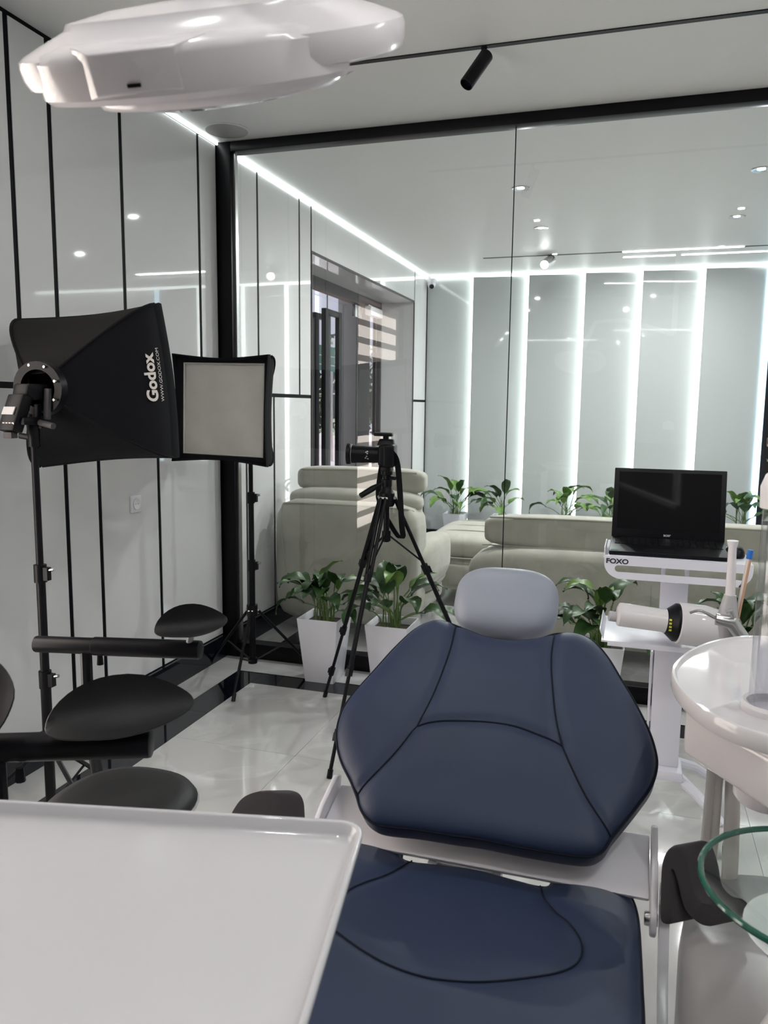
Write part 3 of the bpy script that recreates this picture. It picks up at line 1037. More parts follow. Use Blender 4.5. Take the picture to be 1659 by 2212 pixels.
# ------------------------------------------------------------------ studio softboxes on stands
def stand(base, top, lab, angs, R, hub, spread=None):
    x, y = base
    t = thing('light_stand', lab, 'light stand', (x, y, 0))
    MB().cyl((x, y, .09), (x, y, hub + .25), .0175).build('lower_column', 'bmetal', t)
    MB().cyl((x, y, hub + .25), (x, y, hub + .62), .0150).build('middle_column', 'bmetal', t)
    MB().cyl((x, y, hub + .62), (x, y, top), .0120).build('upper_column', 'bmetal', t)
    for z_ in (hub + .25, hub + .62):
        cl_ = MB().cyl((x, y, z_ - .03), (x, y, z_ + .03), .021)
        cl_.obox(V((x + .024, y, z_)), X * .012, Y * .010, Z * .022)
        cc = cl_.build('collar', 'blackpl', t)
        MB().cyl((x + .03, y, z_ + .012), (x + .055, y, z_ + .018), .006).build('clamp_knob', 'chrome', cc)
    MB().cyl((x, y, hub - .03), (x, y, hub + .03), .030).build('leg_hub', 'blackpl', t)
    MB().cyl((x, y, .085), (x, y, .115), .026).build('brace_hub', 'blackpl', t)
    for a in angs:
        a = math.radians(a)
        d = V((math.cos(a), math.sin(a), 0))
        s_ = d.cross(Z)
        p0 = V((x, y, hub)) + d * .028
        p1 = V((x, y, .012)) + d * R
        lg = MB()
        lg.tube([p0, p1], .0085, 8)
        lo2 = lg.build('leg', 'bmetal', t)
        MB().cyl(p1 + (p0 - p1).normalized() * .03, p1 - Z * .011, .011, n=8).build('rubber_foot', 'blackpl', lo2)
        MB().tube([V((x, y, .10)) + d * .02, p0.lerp(p1, .56)], .005, 6).build('brace', 'bmetal', t)
        MB().cyl(p0 - s_ * .014, p0 + s_ * .014, .007, n=8).build('leg_rivet', 'chrome', t)
    return t


stand((-1.885, 2.13), 1.44, 'black light stand whose softbox faces away toward the glass', (100, 225, 340), .40, .31)
stand((-1.955, 3.80), 1.40, 'black light stand by the partition corner under the square white softbox', (-79, 47, 160), .36, .385)


def softbox(name_lab, ring, mouth, U, half, roll, m_side, face_mat, ringr=.085, sag=.03, bow=.03):
    """pyramid from ring centre to mouth centre; U horizontal axis of the mouth"""
    ring, mouth = V(ring), V(mouth)
    ax = (mouth - ring).normalized()
    U = (V(U) - ax * V(U).dot(ax)).normalized()
    Wv = ax.cross(U)
    if Wv.z < 0:
        Wv = -Wv
    U, Wv = U * math.cos(roll) + Wv * math.sin(roll), Wv * math.cos(roll) - U * math.sin(roll)
    t = thing('softbox', name_lab, 'softbox', ring - Z * .12)
    L = (mouth - ring).length
    corners = [(1, 1), (-1, 1), (-1, -1), (1, -1)]

    def corner(i, s_):
        cx_, cy_ = corners[i % 4]
        r = ringr * .62 + (half - ringr * .62) * (1 - (1 - s_) ** 1.6)
        return ring + ax * L * s_ + (U * cx_ + Wv * cy_) * r

    for i in range(4):
        def fn(a, b_, i=i):
            p = corner(i, a).lerp(corner(i + 1, a), b_)
            mid_ = ring + ax * L * a
            inward = (mid_ - p)
            inward = inward - ax * inward.dot(ax)
            return p + inward * (sag * math.sin(math.pi * b_) * (.25 + .75 * a)) + ax * (bow * math.sin(math.pi * b_) * a ** 3)
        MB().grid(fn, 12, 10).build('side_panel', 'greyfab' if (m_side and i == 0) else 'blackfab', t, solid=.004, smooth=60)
        ed = [corner(i, k / 12) + (corner(i, k / 12) - (ring + ax * L * k / 12)) * .012 for k in range(13)]
        MB().tube(ed, .005, 6).build('edge_binding', 'blackfab', t)
    # mouth rim flares outwards at the corners
    rim = []
    for i in range(4):
        for k in range(8):
            b_ = k / 8
            p = corner(i, 1).lerp(corner(i + 1, 1), b_)
            inw = mouth - p
            rim.append(p + inw * (sag * math.sin(math.pi * b_)) + ax * (bow * math.sin(math.pi * b_)))
    outer = [p + ax * .045 + (p - mouth) * .03 for p in rim]
    MB().loft([rim, [r.lerp(o_, .5) + (r - mouth) * .02 for r, o_ in zip(rim, outer)], outer, [o_ - (o_ - mouth) * .025 for o_ in outer], [r - (r - mouth) * .03 for r in rim]], False, False).build('rim', 'blackfab', t, smooth=60)

    def dfn(a, b_):
        p = mouth + U * half * .86 * (2 * a - 1) + Wv * half * .86 * (2 * b_ - 1)
        e = (1 - (2 * a - 1) ** 2) * (1 - (2 * b_ - 1) ** 2)
        return p + ax * (.012 * e - .006) + ax * .003 * math.sin(9 * a + 5 * b_)
    df = MB().grid(dfn, 16, 16).build('diffuser', face_mat, t, solid=.002, smooth=60)
    q = half * .86
    MB().tube([mouth + U * q * a + Wv * q * b_ for a, b_ in ((1, 1), (-1, 1), (-1, -1), (1, -1))], .006, 6, closed=True).build('diffuser_hem', face_mat, t)
    # inner lip between the diffuser and the flared rim
    lip = [mouth + U * q * c_[0] + Wv * q * c_[1] for c_ in [(1 - 2 * k / 8, 1) for k in range(8)] + [(-1, 1 - 2 * k / 8) for k in range(8)] + [(-1 + 2 * k / 8, -1) for k in range(8)] + [(1, -1 + 2 * k / 8) for k in range(8)]]
    MB().loft([lip, [r - (r - mouth) * .02 + ax * .02 for r in rim]], False, False).build('inner_lip', 'blackfab', t)
    return t, ax, U, Wv


s1, ax1, U1, W1 = softbox('black softbox with printed lettering facing away toward the glass partition', (-1.865, 2.16, 1.545), (-1.900, 2.47, 1.555), X, .270, 0.085, True, 'diffuser', bow=.045)
# speed ring, bracket and flash
rc = V((-1.865, 2.15, 1.545))
MB().lathe([(.062, -.02), (.088, -.02), (.090, .012), (.070, .016), (.062, .016), (.062, -.02)], rc, ax1, cap0=False, cap1=False).build('speed_ring', 'blackpl', s1)
for k in range(8):
    a = k * math.pi / 4 + .3
    MB().cyl(rc + (X * math.cos(a) + Z * math.sin(a)) * .078 - Y * .018, rc + (X * math.cos(a) + Z * math.sin(a)) * .078 - Y * .026, .0045, n=10).build('ring_screw', 'chrome', s1)
br = MB()
br.obox(rc + V((-.01, -.05, -.105)), X * .022, Y * .045, Z * .012).obox(rc + V((.0, -.012, -.09)), X * .014, Y * .010, Z * .04)
bk = br.build('bracket', 'blackpl', s1, bevel=.004)
MB().cyl(rc + V((.02, -.035, -.11)), rc + V((.085, -.05, -.12)), .010).build('clamp_handle', 'dgrey', bk)
MB().obox(rc + V((.04, -.02, -.05)), V((.004, 0, .05)), Y * .008, V((.010, 0, 0))).build('tilt_lever', 'dgrey', bk, bevel=.003)
MB().cyl(rc + V((-.02, -.02, -.19)), rc + V((-.02, -.02, -.105)), .019).build('spigot_clamp', 'blackpl', bk)
MB().cyl(rc + V((-.075, -.02, -.155)), rc + V((-.03, -.02, -.160)), .010).build('spigot_knob', 'blackpl', bk)
fz_ = V((-.03, -.085, -.06))
fl_ = thing('camera_flash', 'black hot shoe flash held behind the lettered softbox', 'flash', rc + fz_ - Z * .10)
MB().obox(rc + V((-.005, -.045, -.012)), X * .030, V((-.01, -.035, .0)), V((.006, 0, .026))).build('flash_head', 'blackpl', fl_, bevel=.008)
fb = MB().obox(rc + V((-.028, -.088, -.082)), X * .032, V((0, -.022, .006)), V((.018, .008, .058))).build('flash_body', 'blackpl', fl_, bevel=.007)
MB().obox(rc + V((-.031, -.113, -.072)), X * .022, V((0, -.002, .0005)), V((.004, .002, .012))).build('display', 'greyplast', fb)
for k in range(4):
    MB().obox(rc + V((-.052 + .012 * k, -.113, -.112)), X * .004, V((0, -.002, 0)), Z * .003).build('button', 'print', fb)
MB().obox(rc + V((-.045, -.095, -.150)), X * .016, Y * .014, Z * .010).build('hot_shoe', 'dgrey', fl_, bevel=.002)
# printed lettering on the side panel facing the chair
def sidept(a, b_):
    h_, L_ = .270, (V((-1.900, 2.47, 1.555)) - V((-1.865, 2.16, 1.545))).length
    ringq = V((-1.865, 2.16, 1.545))
    r = .085 * .62 + (h_ - .085 * .62) * (1 - (1 - a) ** 1.6)
    p = ringq + ax1 * L_ * a + U1 * r + W1 * r * (2 * b_ - 1)
    inw = (ringq + ax1 * L_ * a - p)
    inw = inw - ax1 * inw.dot(ax1)
    return p + inw * (.03 * math.sin(math.pi * b_) * (.25 + .75 * a)) + ax1 * (.045 * math.sin(math.pi * b_) * a ** 3)


def wrap_text(body, size, a0, b0, flip, parent, m, bold=.0):
    cu = bpy.data.curves.new('t', 'FONT')
    cu.body = body
    cu.size = size
    cu.offset = bold
    cu.resolution_u = 4
    ob = bpy.data.objects.new('t', cu)
    col.objects.link(ob)
    bpy.context.view_layer.update()
    me = bpy.data.meshes.new_from_object(ob.evaluated_get(bpy.context.evaluated_depsgraph_get()))
    bpy.data.objects.remove(ob)
    o = V(parent['_o'])
    h_, L_ = .270, .31
    for v in me.vertices:
        # text x runs upwards (+W1), text y runs toward the ring (-ax)
        b_ = b0 + v.co.x / (2 * h_)
        a = a0 - v.co.y / .36
        v.co = sidept(a, b_) + (U1 * .8 - ax1 * .6) * .006 - o
    me.materials.clear()
    me.materials.append(M[m])
    ob = bpy.data.objects.new('lettering', me)
    col.objects.link(ob)
    ob.parent = parent
    ob['_o'] = tuple(o)


wrap_text('Godox', .064, .845, .36, 1, s1, 'print', .0022)
wrap_text('WWW.GODOX.COM', .0205, .925, .365, 1, s1, 'print')

s2, ax2, U2, W2 = softbox('square softbox with white front facing the room beside the partition', (-1.955, 3.84, 1.47), (-1.965, 3.53, 1.475), X, .262, -0.02, False, 'diffuser', sag=.07, bow=-.01)
rc = V((-1.955, 3.85, 1.47))
MB().lathe([(.062, -.02), (.088, -.02), (.090, .012), (.062, .016), (.062, -.02)], rc, ax2, cap0=False, cap1=False).build('speed_ring', 'blackpl', s2)
MB().obox(rc + V((0, .03, -.08)), X * .016, Y * .03, Z * .05).build('bracket', 'blackpl', s2, bevel=.004)

# ------------------------------------------------------------------ camera on tripod
tc_ = V((-1.047, 3.344, 0))
feet = [V((-1.47, 3.66, 0)), V((-1.115, 2.825, 0)), V((-.562, 3.552, 0))]
TZ = 1.5 + (1.183 - 1.5) * 1.045 - .072     # leg apex
tp = thing('tripod', 'black camera tripod standing between the planters and the chair', 'tripod', tc_)
MB().cyl((tc_.x, tc_.y, .895), (tc_.x, tc_.y, TZ + .07), .013).build('centre_column', 'bmetal', tp)
MB().lathe([(.030, -.04), (.036, -.03), (.036, .02), (.024, .035), (.022, .05)], tc_ + Z * TZ).build('leg_hub', 'blackpl', tp)
for ft in feet:
    d = (ft - tc_).normalized()
    a0 = tc_ + Z * TZ + d * .034
    a1 = ft + Z * .006
    s_ = d.cross(Z)
    lg = MB()
    for w_ in (-1, 1):
        lg.tube([a0 + s_ * .011 * w_, a0.lerp(a1, .30) + s_ * .010 * w_], .0085, 8)
    l0 = lg.build('leg', 'bmetal', tp)
    MB().tube([a0.lerp(a1, .28), a0.lerp(a1, .64)], .0105, 10).build('leg_section', 'bmetal', l0)
    MB().tube([a0.lerp(a1, .62), a1], .0080, 10).build('leg_section', 'bmetal', l0)
    for q_ in (.30, .64, .86):
        pc = a0.lerp(a1, q_)
        dd = (a1 - a0).normalized()
        kb = MB().cyl(pc - dd * .022, pc + dd * .022, .0165 if q_ < .5 else .0145, n=12)
        kb.obox(pc + d * .017, s_ * .008, d * .008, dd * .016)
        kb.build('leg_clamp', 'blackpl', l0)
    MB().cyl(a1 + (a0 - a1).normalized() * .03, a1 - Z * .006, .0115, n=10).build('rubber_foot', 'blackpl', l0)
    MB().tube([tc_ + Z * .925 + d * .012, a0.lerp(a1, .27)], .0045, 6).build('brace', 'bmetal', tp)
    MB().cyl(a0 - s_ * .022, a0 + s_ * .022, .007, n=10).build('leg_rivet', 'chrome', tp)
MB().cyl(tc_ + Z * .90, tc_ + Z * .945, .020).build('brace_hub', 'blackpl', tp)
hz = TZ + .05
MB().lathe([(.024, 0), (.024, .03), (.018, .032), (.018, .05), (.026, .052), (.026, .068)], tc_ + Z * hz).build('pan_head', 'blackpl', tp)
MB().obox(tc_ + Z * (hz + .078), X * .022, Y * .030, Z * .010).build('mount_plate', 'blackpl', tp, bevel=.003)
hp0, hp1 = tc_ + V((-.01, -.02, hz + .02)), tc_ + V((-.085, -.11, hz - .035))
ph = MB().tube([hp0, hp0.lerp(hp1, .35)], .005, 8)
ph.tube([hp0.lerp(hp1, .3), hp0.lerp(hp1, .5), hp1], [.011, .014, .012], 12)
ph.build('pan_handle', 'blackpl', tp)
MB().cyl(tc_ + V((.02, -.02, hz + .04)), tc_ + V((.05, -.04, hz + .04)), .008).build('lock_knob', 'blackpl', tp)

cz = hz + .086
ck = thing('photo_camera', 'black reflex camera with long macro lens mounted on the tripod', 'camera', tc_ + Z * cz)
c0 = tc_ + Z * (cz + .052)
ua = V((-.985, -.17, .02)).normalized()      # lens direction
ub = V((-.17, .985, 0)).normalized()         # across the body
MB().obox(c0 - ua * .012, ua * .026, ub * .064, Z * .050).build('body', 'blackpl', ck, bevel=.010, seg=3)
MB().obox(c0 + ua * .012 - ub * .045, ua * .022, ub * .018, Z * .046).build('grip', 'blackpl', ck, bevel=.012, seg=3)
MB().loft([[c0 + ua * (a + .004) + ub * b_ + Z * h_ for a, b_ in ((-.036, -.030), (.040, -.030), (.040, .030), (-.036, .030))] for h_ in (.045, )] + [[c0 + ua * a + ub * b_ + Z * .072 for a, b_ in ((-.028, -.016), (.034, -.016), (.034, .016), (-.028, .016))]]).build('viewfinder_hump', 'blackpl', ck, bevel=.004)
MB().obox(c0 + ua * .006 + Z * .078, ua * .012, ub * .012, Z * .006).build('shoe_adapter', 'blackpl', ck)
MB().obox(c0 + ua * .018 + Z * .092, ua * .042, ub * .024, V((0, 0, .008)) + ua * .001).build('flash_trigger', 'blackpl', ck, bevel=.005)
lb = c0 + ua * .012 + Z * .0
ln_ = MB().lathe([(.032, 0), (.034, .01), (.036, .03), (.0365, .085), (.038, .09), (.0385, .125), (.040, .128), (.041, .150), (.046, .153), (.047, .168), (.041, .169), (.036, .156)], lb, ua, cap1=False).build('lens', 'blackpl', ck)
MB().lathe([(.036, .150), (.020, .157), (.0005, .160)], lb, ua, cap0=False).build('front_element', 'filter', ln_)
for (r, h) in ((.0355, .022), (.0418, .146)):
    MB().lathe([(r, 0), (r + .0008, .0008), (r, .0016)], lb + ua * h, ua, cap0=False, cap1=False).build('lens_ring', 'silver', ln_)
sd_ = (V((0, 0, 1.3)) - lb)
sd_ = (sd_ - ua * sd_.dot(ua)).normalized()
for k, (h, zz_) in enumerate(((.072, .016), (.072, .006), (.075, -.006), (.070, -.018), (.078, .012), (.080, -.014))):
    d = (sd_ + Z * zz_ * 28).normalized()
    MB().obox(lb + ua * h + d * .0372, ua * .003, d.cross(ua) * .0022, d * .0006).build('lens_mark', 'silver', ln_)
st = catmull([c0 + ua * -.02 - ub * .062 + Z * .03, c0 + V((.055, -.02, -.04)), tc_ + V((.072, .0, .98)), tc_ + V((.075, .01, .925)), tc_ + V((.055, .02, .915)), tc_ + V((.01, .03, .97)), tc_ + V((-.035, .03, 1.05)), tc_ + V((-.045, .02, 1.13)), c0 + ub * .062 + V((-.02, 0, .03))], 6, False)
sw = MB()
sw.loft([[p - ub * .003 - X * .013, p - ub * .003 + X * .013, p + ub * .003 + X * .013, p + ub * .003 - X * .013] for p in st])
sw.build('neck_strap', 'blackfab', ck)


# ------------------------------------------------------------------ planters with peace lilies
def leaf_mesh(mb, base, az, reach, rise, ln, wd, droop, tw, stalk_r=.0035, u0=0.0):
    d = V((math.cos(az), math.sin(az), 0))
    tip = base + d * reach + Z * rise
    p1 = base + Z * rise * .55 + d * reach * .18
    st_ = [base, base.lerp(p1, .6), p1, p1.lerp(tip, .55) + Z * .012, tip]
    mb.cur = 1
    mb.tube(catmull(st_, 3, False), stalk_r, 5)
    mb.cur = 0
    ang = math.atan2(rise * .5, max(reach, .01)) * .8 + .25
    pts, sl_ = [], 9
    p = tip.copy()
    for k in range(sl_ + 1):
        pts.append(p.copy())
        a = ang - droop * (k / sl_) ** 1.1
        p = p + (d * math.cos(a) + Z * math.sin(a)) * (ln / sl_)
    side = (d.cross(Z) * math.cos(tw) + Z * math.sin(tw)).normalized()
    vs, fs = [], []
    for k, q in enumerate(pts):
        t = k / sl_
        w_ = wd * (math.sin(math.pi * min(t * 1.02, 1) ** .8) ** .8 if 0 < t < 1 else 0.02) * (1 - .25 * t)
        tg = (pts[min(k + 1, sl_)] - pts[max(k - 1, 0)]).normalized()
        nn_ = side.cross(tg).normalized()
        if nn_.z < 0:
            nn_ = -nn_
        for j, s_ in enumerate((-1, -.5, 0, .5, 1)):
            wav = .006 * math.sin(k * 1.7 + s_ * 2)
            vs.append(q + side * w_ * s_ + nn_ * (abs(s_) * w_ * .32 + wav * abs(s_)))
    for k in range(sl_):
        for j in range(4):
            a = k * 5 + j
            fs.append((a, a + 1, a + 6, a + 5))
    mb.add(vs, fs)


def planter(x, y, label, group, seed, leaves, light=False, bx=.0825, tx=.117, h=.36, size=1.0):
    t = thing('planter', label[0], 'planter', (x, y, 0), group[0])
    sq = lambda r, z_: [V((x + a * r, y + b_ * r, z_)) for a, b_ in ((-1, -1), (1, -1), (1, 1), (-1, 1))]
    MB().loft([sq(bx, 0), sq(tx, h), sq(tx - .006, h), sq(tx - .012, h - .045)], True, False).build('pot', 'planter', t, bevel=.0025)
    MB().loft([sq(tx - .014, h - .07), sq(tx - .012, h - .04)], False, True).build('soil', 'soil', t, smooth=0)
    p = thing('peace_lily', label[1], 'plant', (x, y, h - .04), group[1])
    rnd = random.Random(seed)
    for i in range(leaves):
        az = rnd.uniform(0, 6.283) if i > 5 else i * 1.047 + rnd.uniform(-.3, .3)
        k = rnd.random()
        reach = (.03 + .12 * k) * size
        rise = (.20 - .09 * k + rnd.uniform(-.04, .03)) * size
        if i % 6 == 5:
            reach, rise = .03 * size, .22 * size
        b0 = V((x + rnd.uniform(-.045, .045), y + rnd.uniform(-.045, .045), h - .042))
        mb = MB()
        ln = rnd.uniform(.16, .23) * size
        dr = rnd.uniform(1.1, 2.5)
        # keep foliage clear of the glass behind it
        if group[2] is not None and (b0.y + math.sin(az) * (reach + ln * .7)) > group[2]:
            az = -az if math.sin(az) > 0 else az
        leaf_mesh(mb, b0, az, reach, rise, ln, rnd.uniform(.036, .054) * size, dr, rnd.uniform(-.25, .25))
        mm = 'leaf2' if (light and rnd.random() < .5) or rnd.random() < .2 else 'leaf'
        mb.build('leaf', [mm, 'stalk'], p, smooth=60)
    for i in range(6):
        b0 = V((x + rnd.uniform(-.05, .05), y + rnd.uniform(-.05, .05), h - .042))
        MB().tube([b0, b0 + V((rnd.uniform(-.03, .03), rnd.uniform(-.03, .03), rnd.uniform(.10, .22) * size))], .003, 5).build('stalk', 'stalk', p)


gn = ('white planters along the glass partition', 'peace lilies along the glass partition', 4.06)
planter(-1.578, 3.925, ('tall white square planter standing beside the corner light stand', 'leafy peace lily in the planter beside the corner light stand'), gn, 3, 22)
planter(-1.19, 3.925, ('tall white square planter standing behind the camera tripod', 'leafy peace lily in the planter behind the camera tripod'), gn, 11, 20, size=1.1)
planter(-.115, 3.94, ('tall white square planter between the dental chair headrest and the laptop cart', 'leafy peace lily rising between the headrest and the laptop cart'), gn, 23, 24, size=1.12)
planter(.50, 3.94, ('tall white square planter standing hidden behind the laptop cart', 'leafy peace lily mostly hidden behind the laptop cart'), gn, 31, 18, size=1.1)
gf = ('white planters along the panelled wall', 'peace lilies along the panelled wall', 8.62)
for (x_, y_, sd2, w_, n_) in ((-1.83, 8.36, 41, 'closest to the security camera corner', 16), (-1.315, 8.38, 42, 'second from the security camera corner', 11), (-.66, 8.36, 43, 'third from the security camera corner', 14), (-.17, 8.34, 44, 'just beside the laptop screen', 15), (1.03, 8.36, 45, 'by the waiting room window edge', 15)):
    planter(x_, y_, ('white square planter against the panelled wall ' + w_, 'pale green peace lily against the panelled wall ' + w_), gf, sd2, n_, light=True, size=1.25)


# ------------------------------------------------------------------ waiting room seating
def piping(pts, parent, r=.006, closed=False):
    return MB().tube(catmull(pts, 5, closed), r, 6, closed=closed).build('piping', 'sofapipe', parent)


ac = thing('armchair', 'cream suede armchair with its back to the glass beside the entrance', 'armchair', (-1.74, 5.0, 0))
MB().pbox((-1.745, 4.80, .50), X * .485, Y * .17, Z * .40, p=7, n=12).build('back_shell', 'sofa', ac, smooth=60)
MB().pbox((-1.735, 4.86, .885), X * .455, Y * .15, Z * .085, p=3.2, n=10).build('back_roll', 'sofa', ac, smooth=60)
MB().pbox((-1.72, 4.93, 1.015), X * .445, Y * .085, Z * .085, p=5, n=10).build('head_cushion', 'sofa', ac, smooth=60)
MB().pbox((-1.71, 5.27, .36), X * .46, Y * .36, Z * .13, p=5, n=10).build('seat_cushion', 'sofa', ac, smooth=60)
for sx in (-1, 1):
    MB().pbox((-1.725 + sx * .40, 5.18, .46), X * .10, Y * .42, Z * .16, p=4, n=10).build('arm', 'sofa', ac, smooth=60)
MB().pbox((-1.72, 5.2, .20), X * .44, Y * .42, Z * .075, p=6, n=8).build('base', 'sofa', ac, smooth=60)
piping([(-2.19, 4.72, .85), (-2.12, 4.66, .872), (-1.74, 4.645, .878), (-1.38, 4.66, .872), (-1.30, 4.72, .85)], ac)
piping([(-2.12, 4.853, 1.078), (-1.72, 4.849, 1.086), (-1.32, 4.853, 1.078)], ac)
piping([(-2.17, 4.66, .86), (-2.16, 4.635, .6), (-2.10, 4.65, .22)], ac, .004)
piping([(-1.55, 4.632, .87), (-1.545, 4.628, .6), (-1.50, 4.635, .3)], ac, .003)
for (lx, ly) in ((-2.02, 4.74), (-1.50, 4.62), (-2.02, 5.5), (-1.42, 5.5)):
    MB().tube([(lx, ly, .15), (lx + .02, ly - .01, 0)], [.030, .016], 10).build('leg', 'wood', ac)

so_ = thing('sofa', 'long cream suede sofa with its back to the glass behind the laptop cart', 'sofa', (.45, 5.05, 0))
MB().pbox((.42, 4.84, .38), X * 1.37, Y * .20, Z * .29, p=6, n=14).build('back_shell', 'sofa', so_, smooth=60)
MB().pbox((.46, 4.87, .745), X * 1.33, Y * .10, Z * .105, p=6, n=12).build('head_cushion', 'sofa', so_, smooth=60)
MB().pbox((.46, 5.32, .36), X * 1.25, Y * .38, Z * .12, p=6, n=10).build('seat_cushion', 'sofa', so_, smooth=60)
MB().pbox((.46, 5.15, .19), X * 1.22, Y * .48, Z * .07, p=8, n=8).build('base', 'sofa', so_, smooth=60)
for sx in (-1, 1):
    MB().pbox((.42 + sx * 1.24, 5.20, .44), X * .12, Y * .40, Z * .14, p=4, n=8).build('arm', 'sofa', so_, smooth=60)
piping([(-.83, 4.785, .832), (-.3, 4.782, .84), (.46, 4.780, .84), (1.75, 4.785, .832)], so_)
piping([(-.87, 4.77, .66), (-.3, 4.762, .662), (.46, 4.76, .662), (1.78, 4.77, .66)], so_, .004)
piping([(.13, 4.66, .64), (.13, 4.634, .4), (.13, 4.65, .12)], so_, .003)
for (lx, ly) in ((-.72, 4.76), (1.6, 4.76), (-.72, 5.55), (1.6, 5.55), (.45, 4.76)):
    MB().tube([(lx, ly, .14), (lx, ly, 0)], [.03, .018], 10).build('leg', 'wood', so_)

ot = thing('ottoman', 'cream suede piped ottoman between the armchair and the sofa', 'ottoman', (-1.16, 6.2, 0))
MB().pbox((-1.17, 6.25, .45), X * .33, Y * .52, Z * .10, p=4, n=12).build('top_cushion', 'sofa', ot, smooth=60)
MB().pbox((-1.17, 6.25, .24), X * .34, Y * .53, Z * .14, p=5, n=12).build('body', 'sofa', ot, smooth=60)
piping([(-1.17 + a, 6.25 + b_, .375) for a, b_ in sellipse(.332, .522, 4, 24)], ot, .006, True)
for yy in (5.97, 6.25, 6.53):
    piping([(-1.46, yy, .515), (-1.35, yy, .545), (-1.17, yy, .552), (-1.0, yy, .545), (-.88, yy, .515)], ot, .004)
for (lx, ly) in ((-1.40, 5.85), (-.94, 5.85), (-1.40, 6.65), (-.94, 6.65)):
    MB().tube([(lx, ly, .12), (lx, ly, 0)], [.028, .018], 10).build('leg', 'wood', ot)

# ------------------------------------------------------------------ laptop cart
CY = 2.66           # front face of the shelves
KT = 'laptop cart'
ct = thing('laptop_cart', 'white two-shelf rolling cart carrying a laptop', 'cart', (.17, 2.92, 0))


def cp(px, py, y=CY):
    return at(px, py, y=y)


a0, a1 = cp(1306, 1203), cp(1628, 1228)
ux0, ux1, uz = a0.x, a1.x + .0, cp(1310, 1203).z
cw = (ux0 + ux1) / 2
MB().obox(V((cw, CY + .17, uz)), X * (ux1 - ux0) / 2, Y * .17, Z * .004).build('upper_shelf', 'cart', ct, bevel=.002)
# front flange with long slot
fo = [(ux0, uz + .004), (ux0, uz - .035), (ux0 + .015, uz - .055), (ux0 + .05, uz - .068), (ux1 - .05, uz - .068), (ux1 - .015, uz - .055), (ux1, uz - .035), (ux1, uz + .004)]
fo = [(ux0, uz + .004)] + [(ux0 + .055 - .055 * math.cos(t * math.pi / 2 / 5), uz - .02 - .05 * math.sin(t * math.pi / 2 / 5)) for t in range(6)] + [(ux1 - .055 + .055 * math.cos(math.pi / 2 - t * math.pi / 2 / 5), uz - .02 - .05 * math.sin(math.pi / 2 - t * math.pi / 2 / 5)) for t in range(6)] + [(ux1, uz + .004)]
hh0, hz0, hh1 = ux0 + .045, uz - .036, ux1 - .03
inn = []
n_ = len(fo)
cxm, czm = cw, uz - .036
sl_h = .0115
for (fx, fzz) in fo:
    # matching inner stadium point for every outer point
    t = (fx - ux0) / (ux1 - ux0)
    xq = min(max(hh0 + (hh1 - hh0) * t, hh0), hh1)
    zq = hz0 + (sl_h if fzz > hz0 else -sl_h)
    if t < .02:
        xq = hh0
    inn.append((xq, zq))
# build flange as top strip, bottom strip and two rounded ends
fm = MB()
def strip(pts_o, pts_i):
    lo_a = [V((a, CY - .002, b_)) for a, b_ in pts_o]
    lo_b = [V((a, CY - .002, b_)) for a, b_ in pts_i]
    m_ = len(pts_o)
    vs = lo_a + lo_b + [p + Y * .004 for p in lo_a] + [p + Y * .004 for p in lo_b]
    fs = []
    for k in range(m_ - 1):
        fs += [(k, k + 1, m_ + k + 1, m_ + k), (2 * m_ + k, 3 * m_ + k, 3 * m_ + k + 1, 2 * m_ + k + 1), (k, 2 * m_ + k, 2 * m_ + k + 1, k + 1), (m_ + k, m_ + k + 1, 3 * m_ + k + 1, 3 * m_ + k)]
    fs += [(0, m_, 3 * m_, 2 * m_), (m_ - 1, 3 * m_ - 1, 4 * m_ - 1, 2 * m_ - 1)]
    fm.add(vs, fs)
xs_ = [hh0 + (hh1 - hh0) * k / 6 for k in range(7)]
strip([(a, uz + .004) for a in xs_], [(a, hz0 + sl_h) for a in xs_])
strip([(a, hz0 - sl_h) for a in xs_], [(a, uz - .070) for a in xs_])
arcL_o = [(hh0, uz + .004), (ux0, uz + .004), (ux0, uz - .02)] + [(ux0 + .055 - .055 * math.cos(t * math.pi / 2 / 6), uz - .02 - .05 * math.sin(t * math.pi / 2 / 6)) for t in range(1, 6)] + [(hh0, uz - .070)]
arcL_i = [(hh0 - sl_h * math.sin(math.pi * k / (len(arcL_o) - 1)), hz0 + sl_h * math.cos(math.pi * k / (len(arcL_o) - 1))) for k in range(len(arcL_o))]
strip(arcL_o, arcL_i)
arcR_o = [(ux0 + ux1 - a + (hh1 - (ux0 + ux1 - hh0)) * (1 if abs(a - hh0) < 1e-6 else 0), b_) for a, b_ in arcL_o]
arcR_i = [(hh1 + (hh0 - a), b_) for a, b_ in arcL_i]
strip(arcR_o, arcR_i)
fm.build('front_handle', 'cart', ct, smooth=0)
MB().obox(V((ux0 - .001, CY + .10, uz + .014)), X * .002, Y * .09, Z * .016).build('shelf_lip', 'cart', ct)
text('FOXO', .022, V((ux0 + .005, CY - .0025, uz - .019)), X, Z, 'inkblack', ct, sx=1.15, bold=.0007)
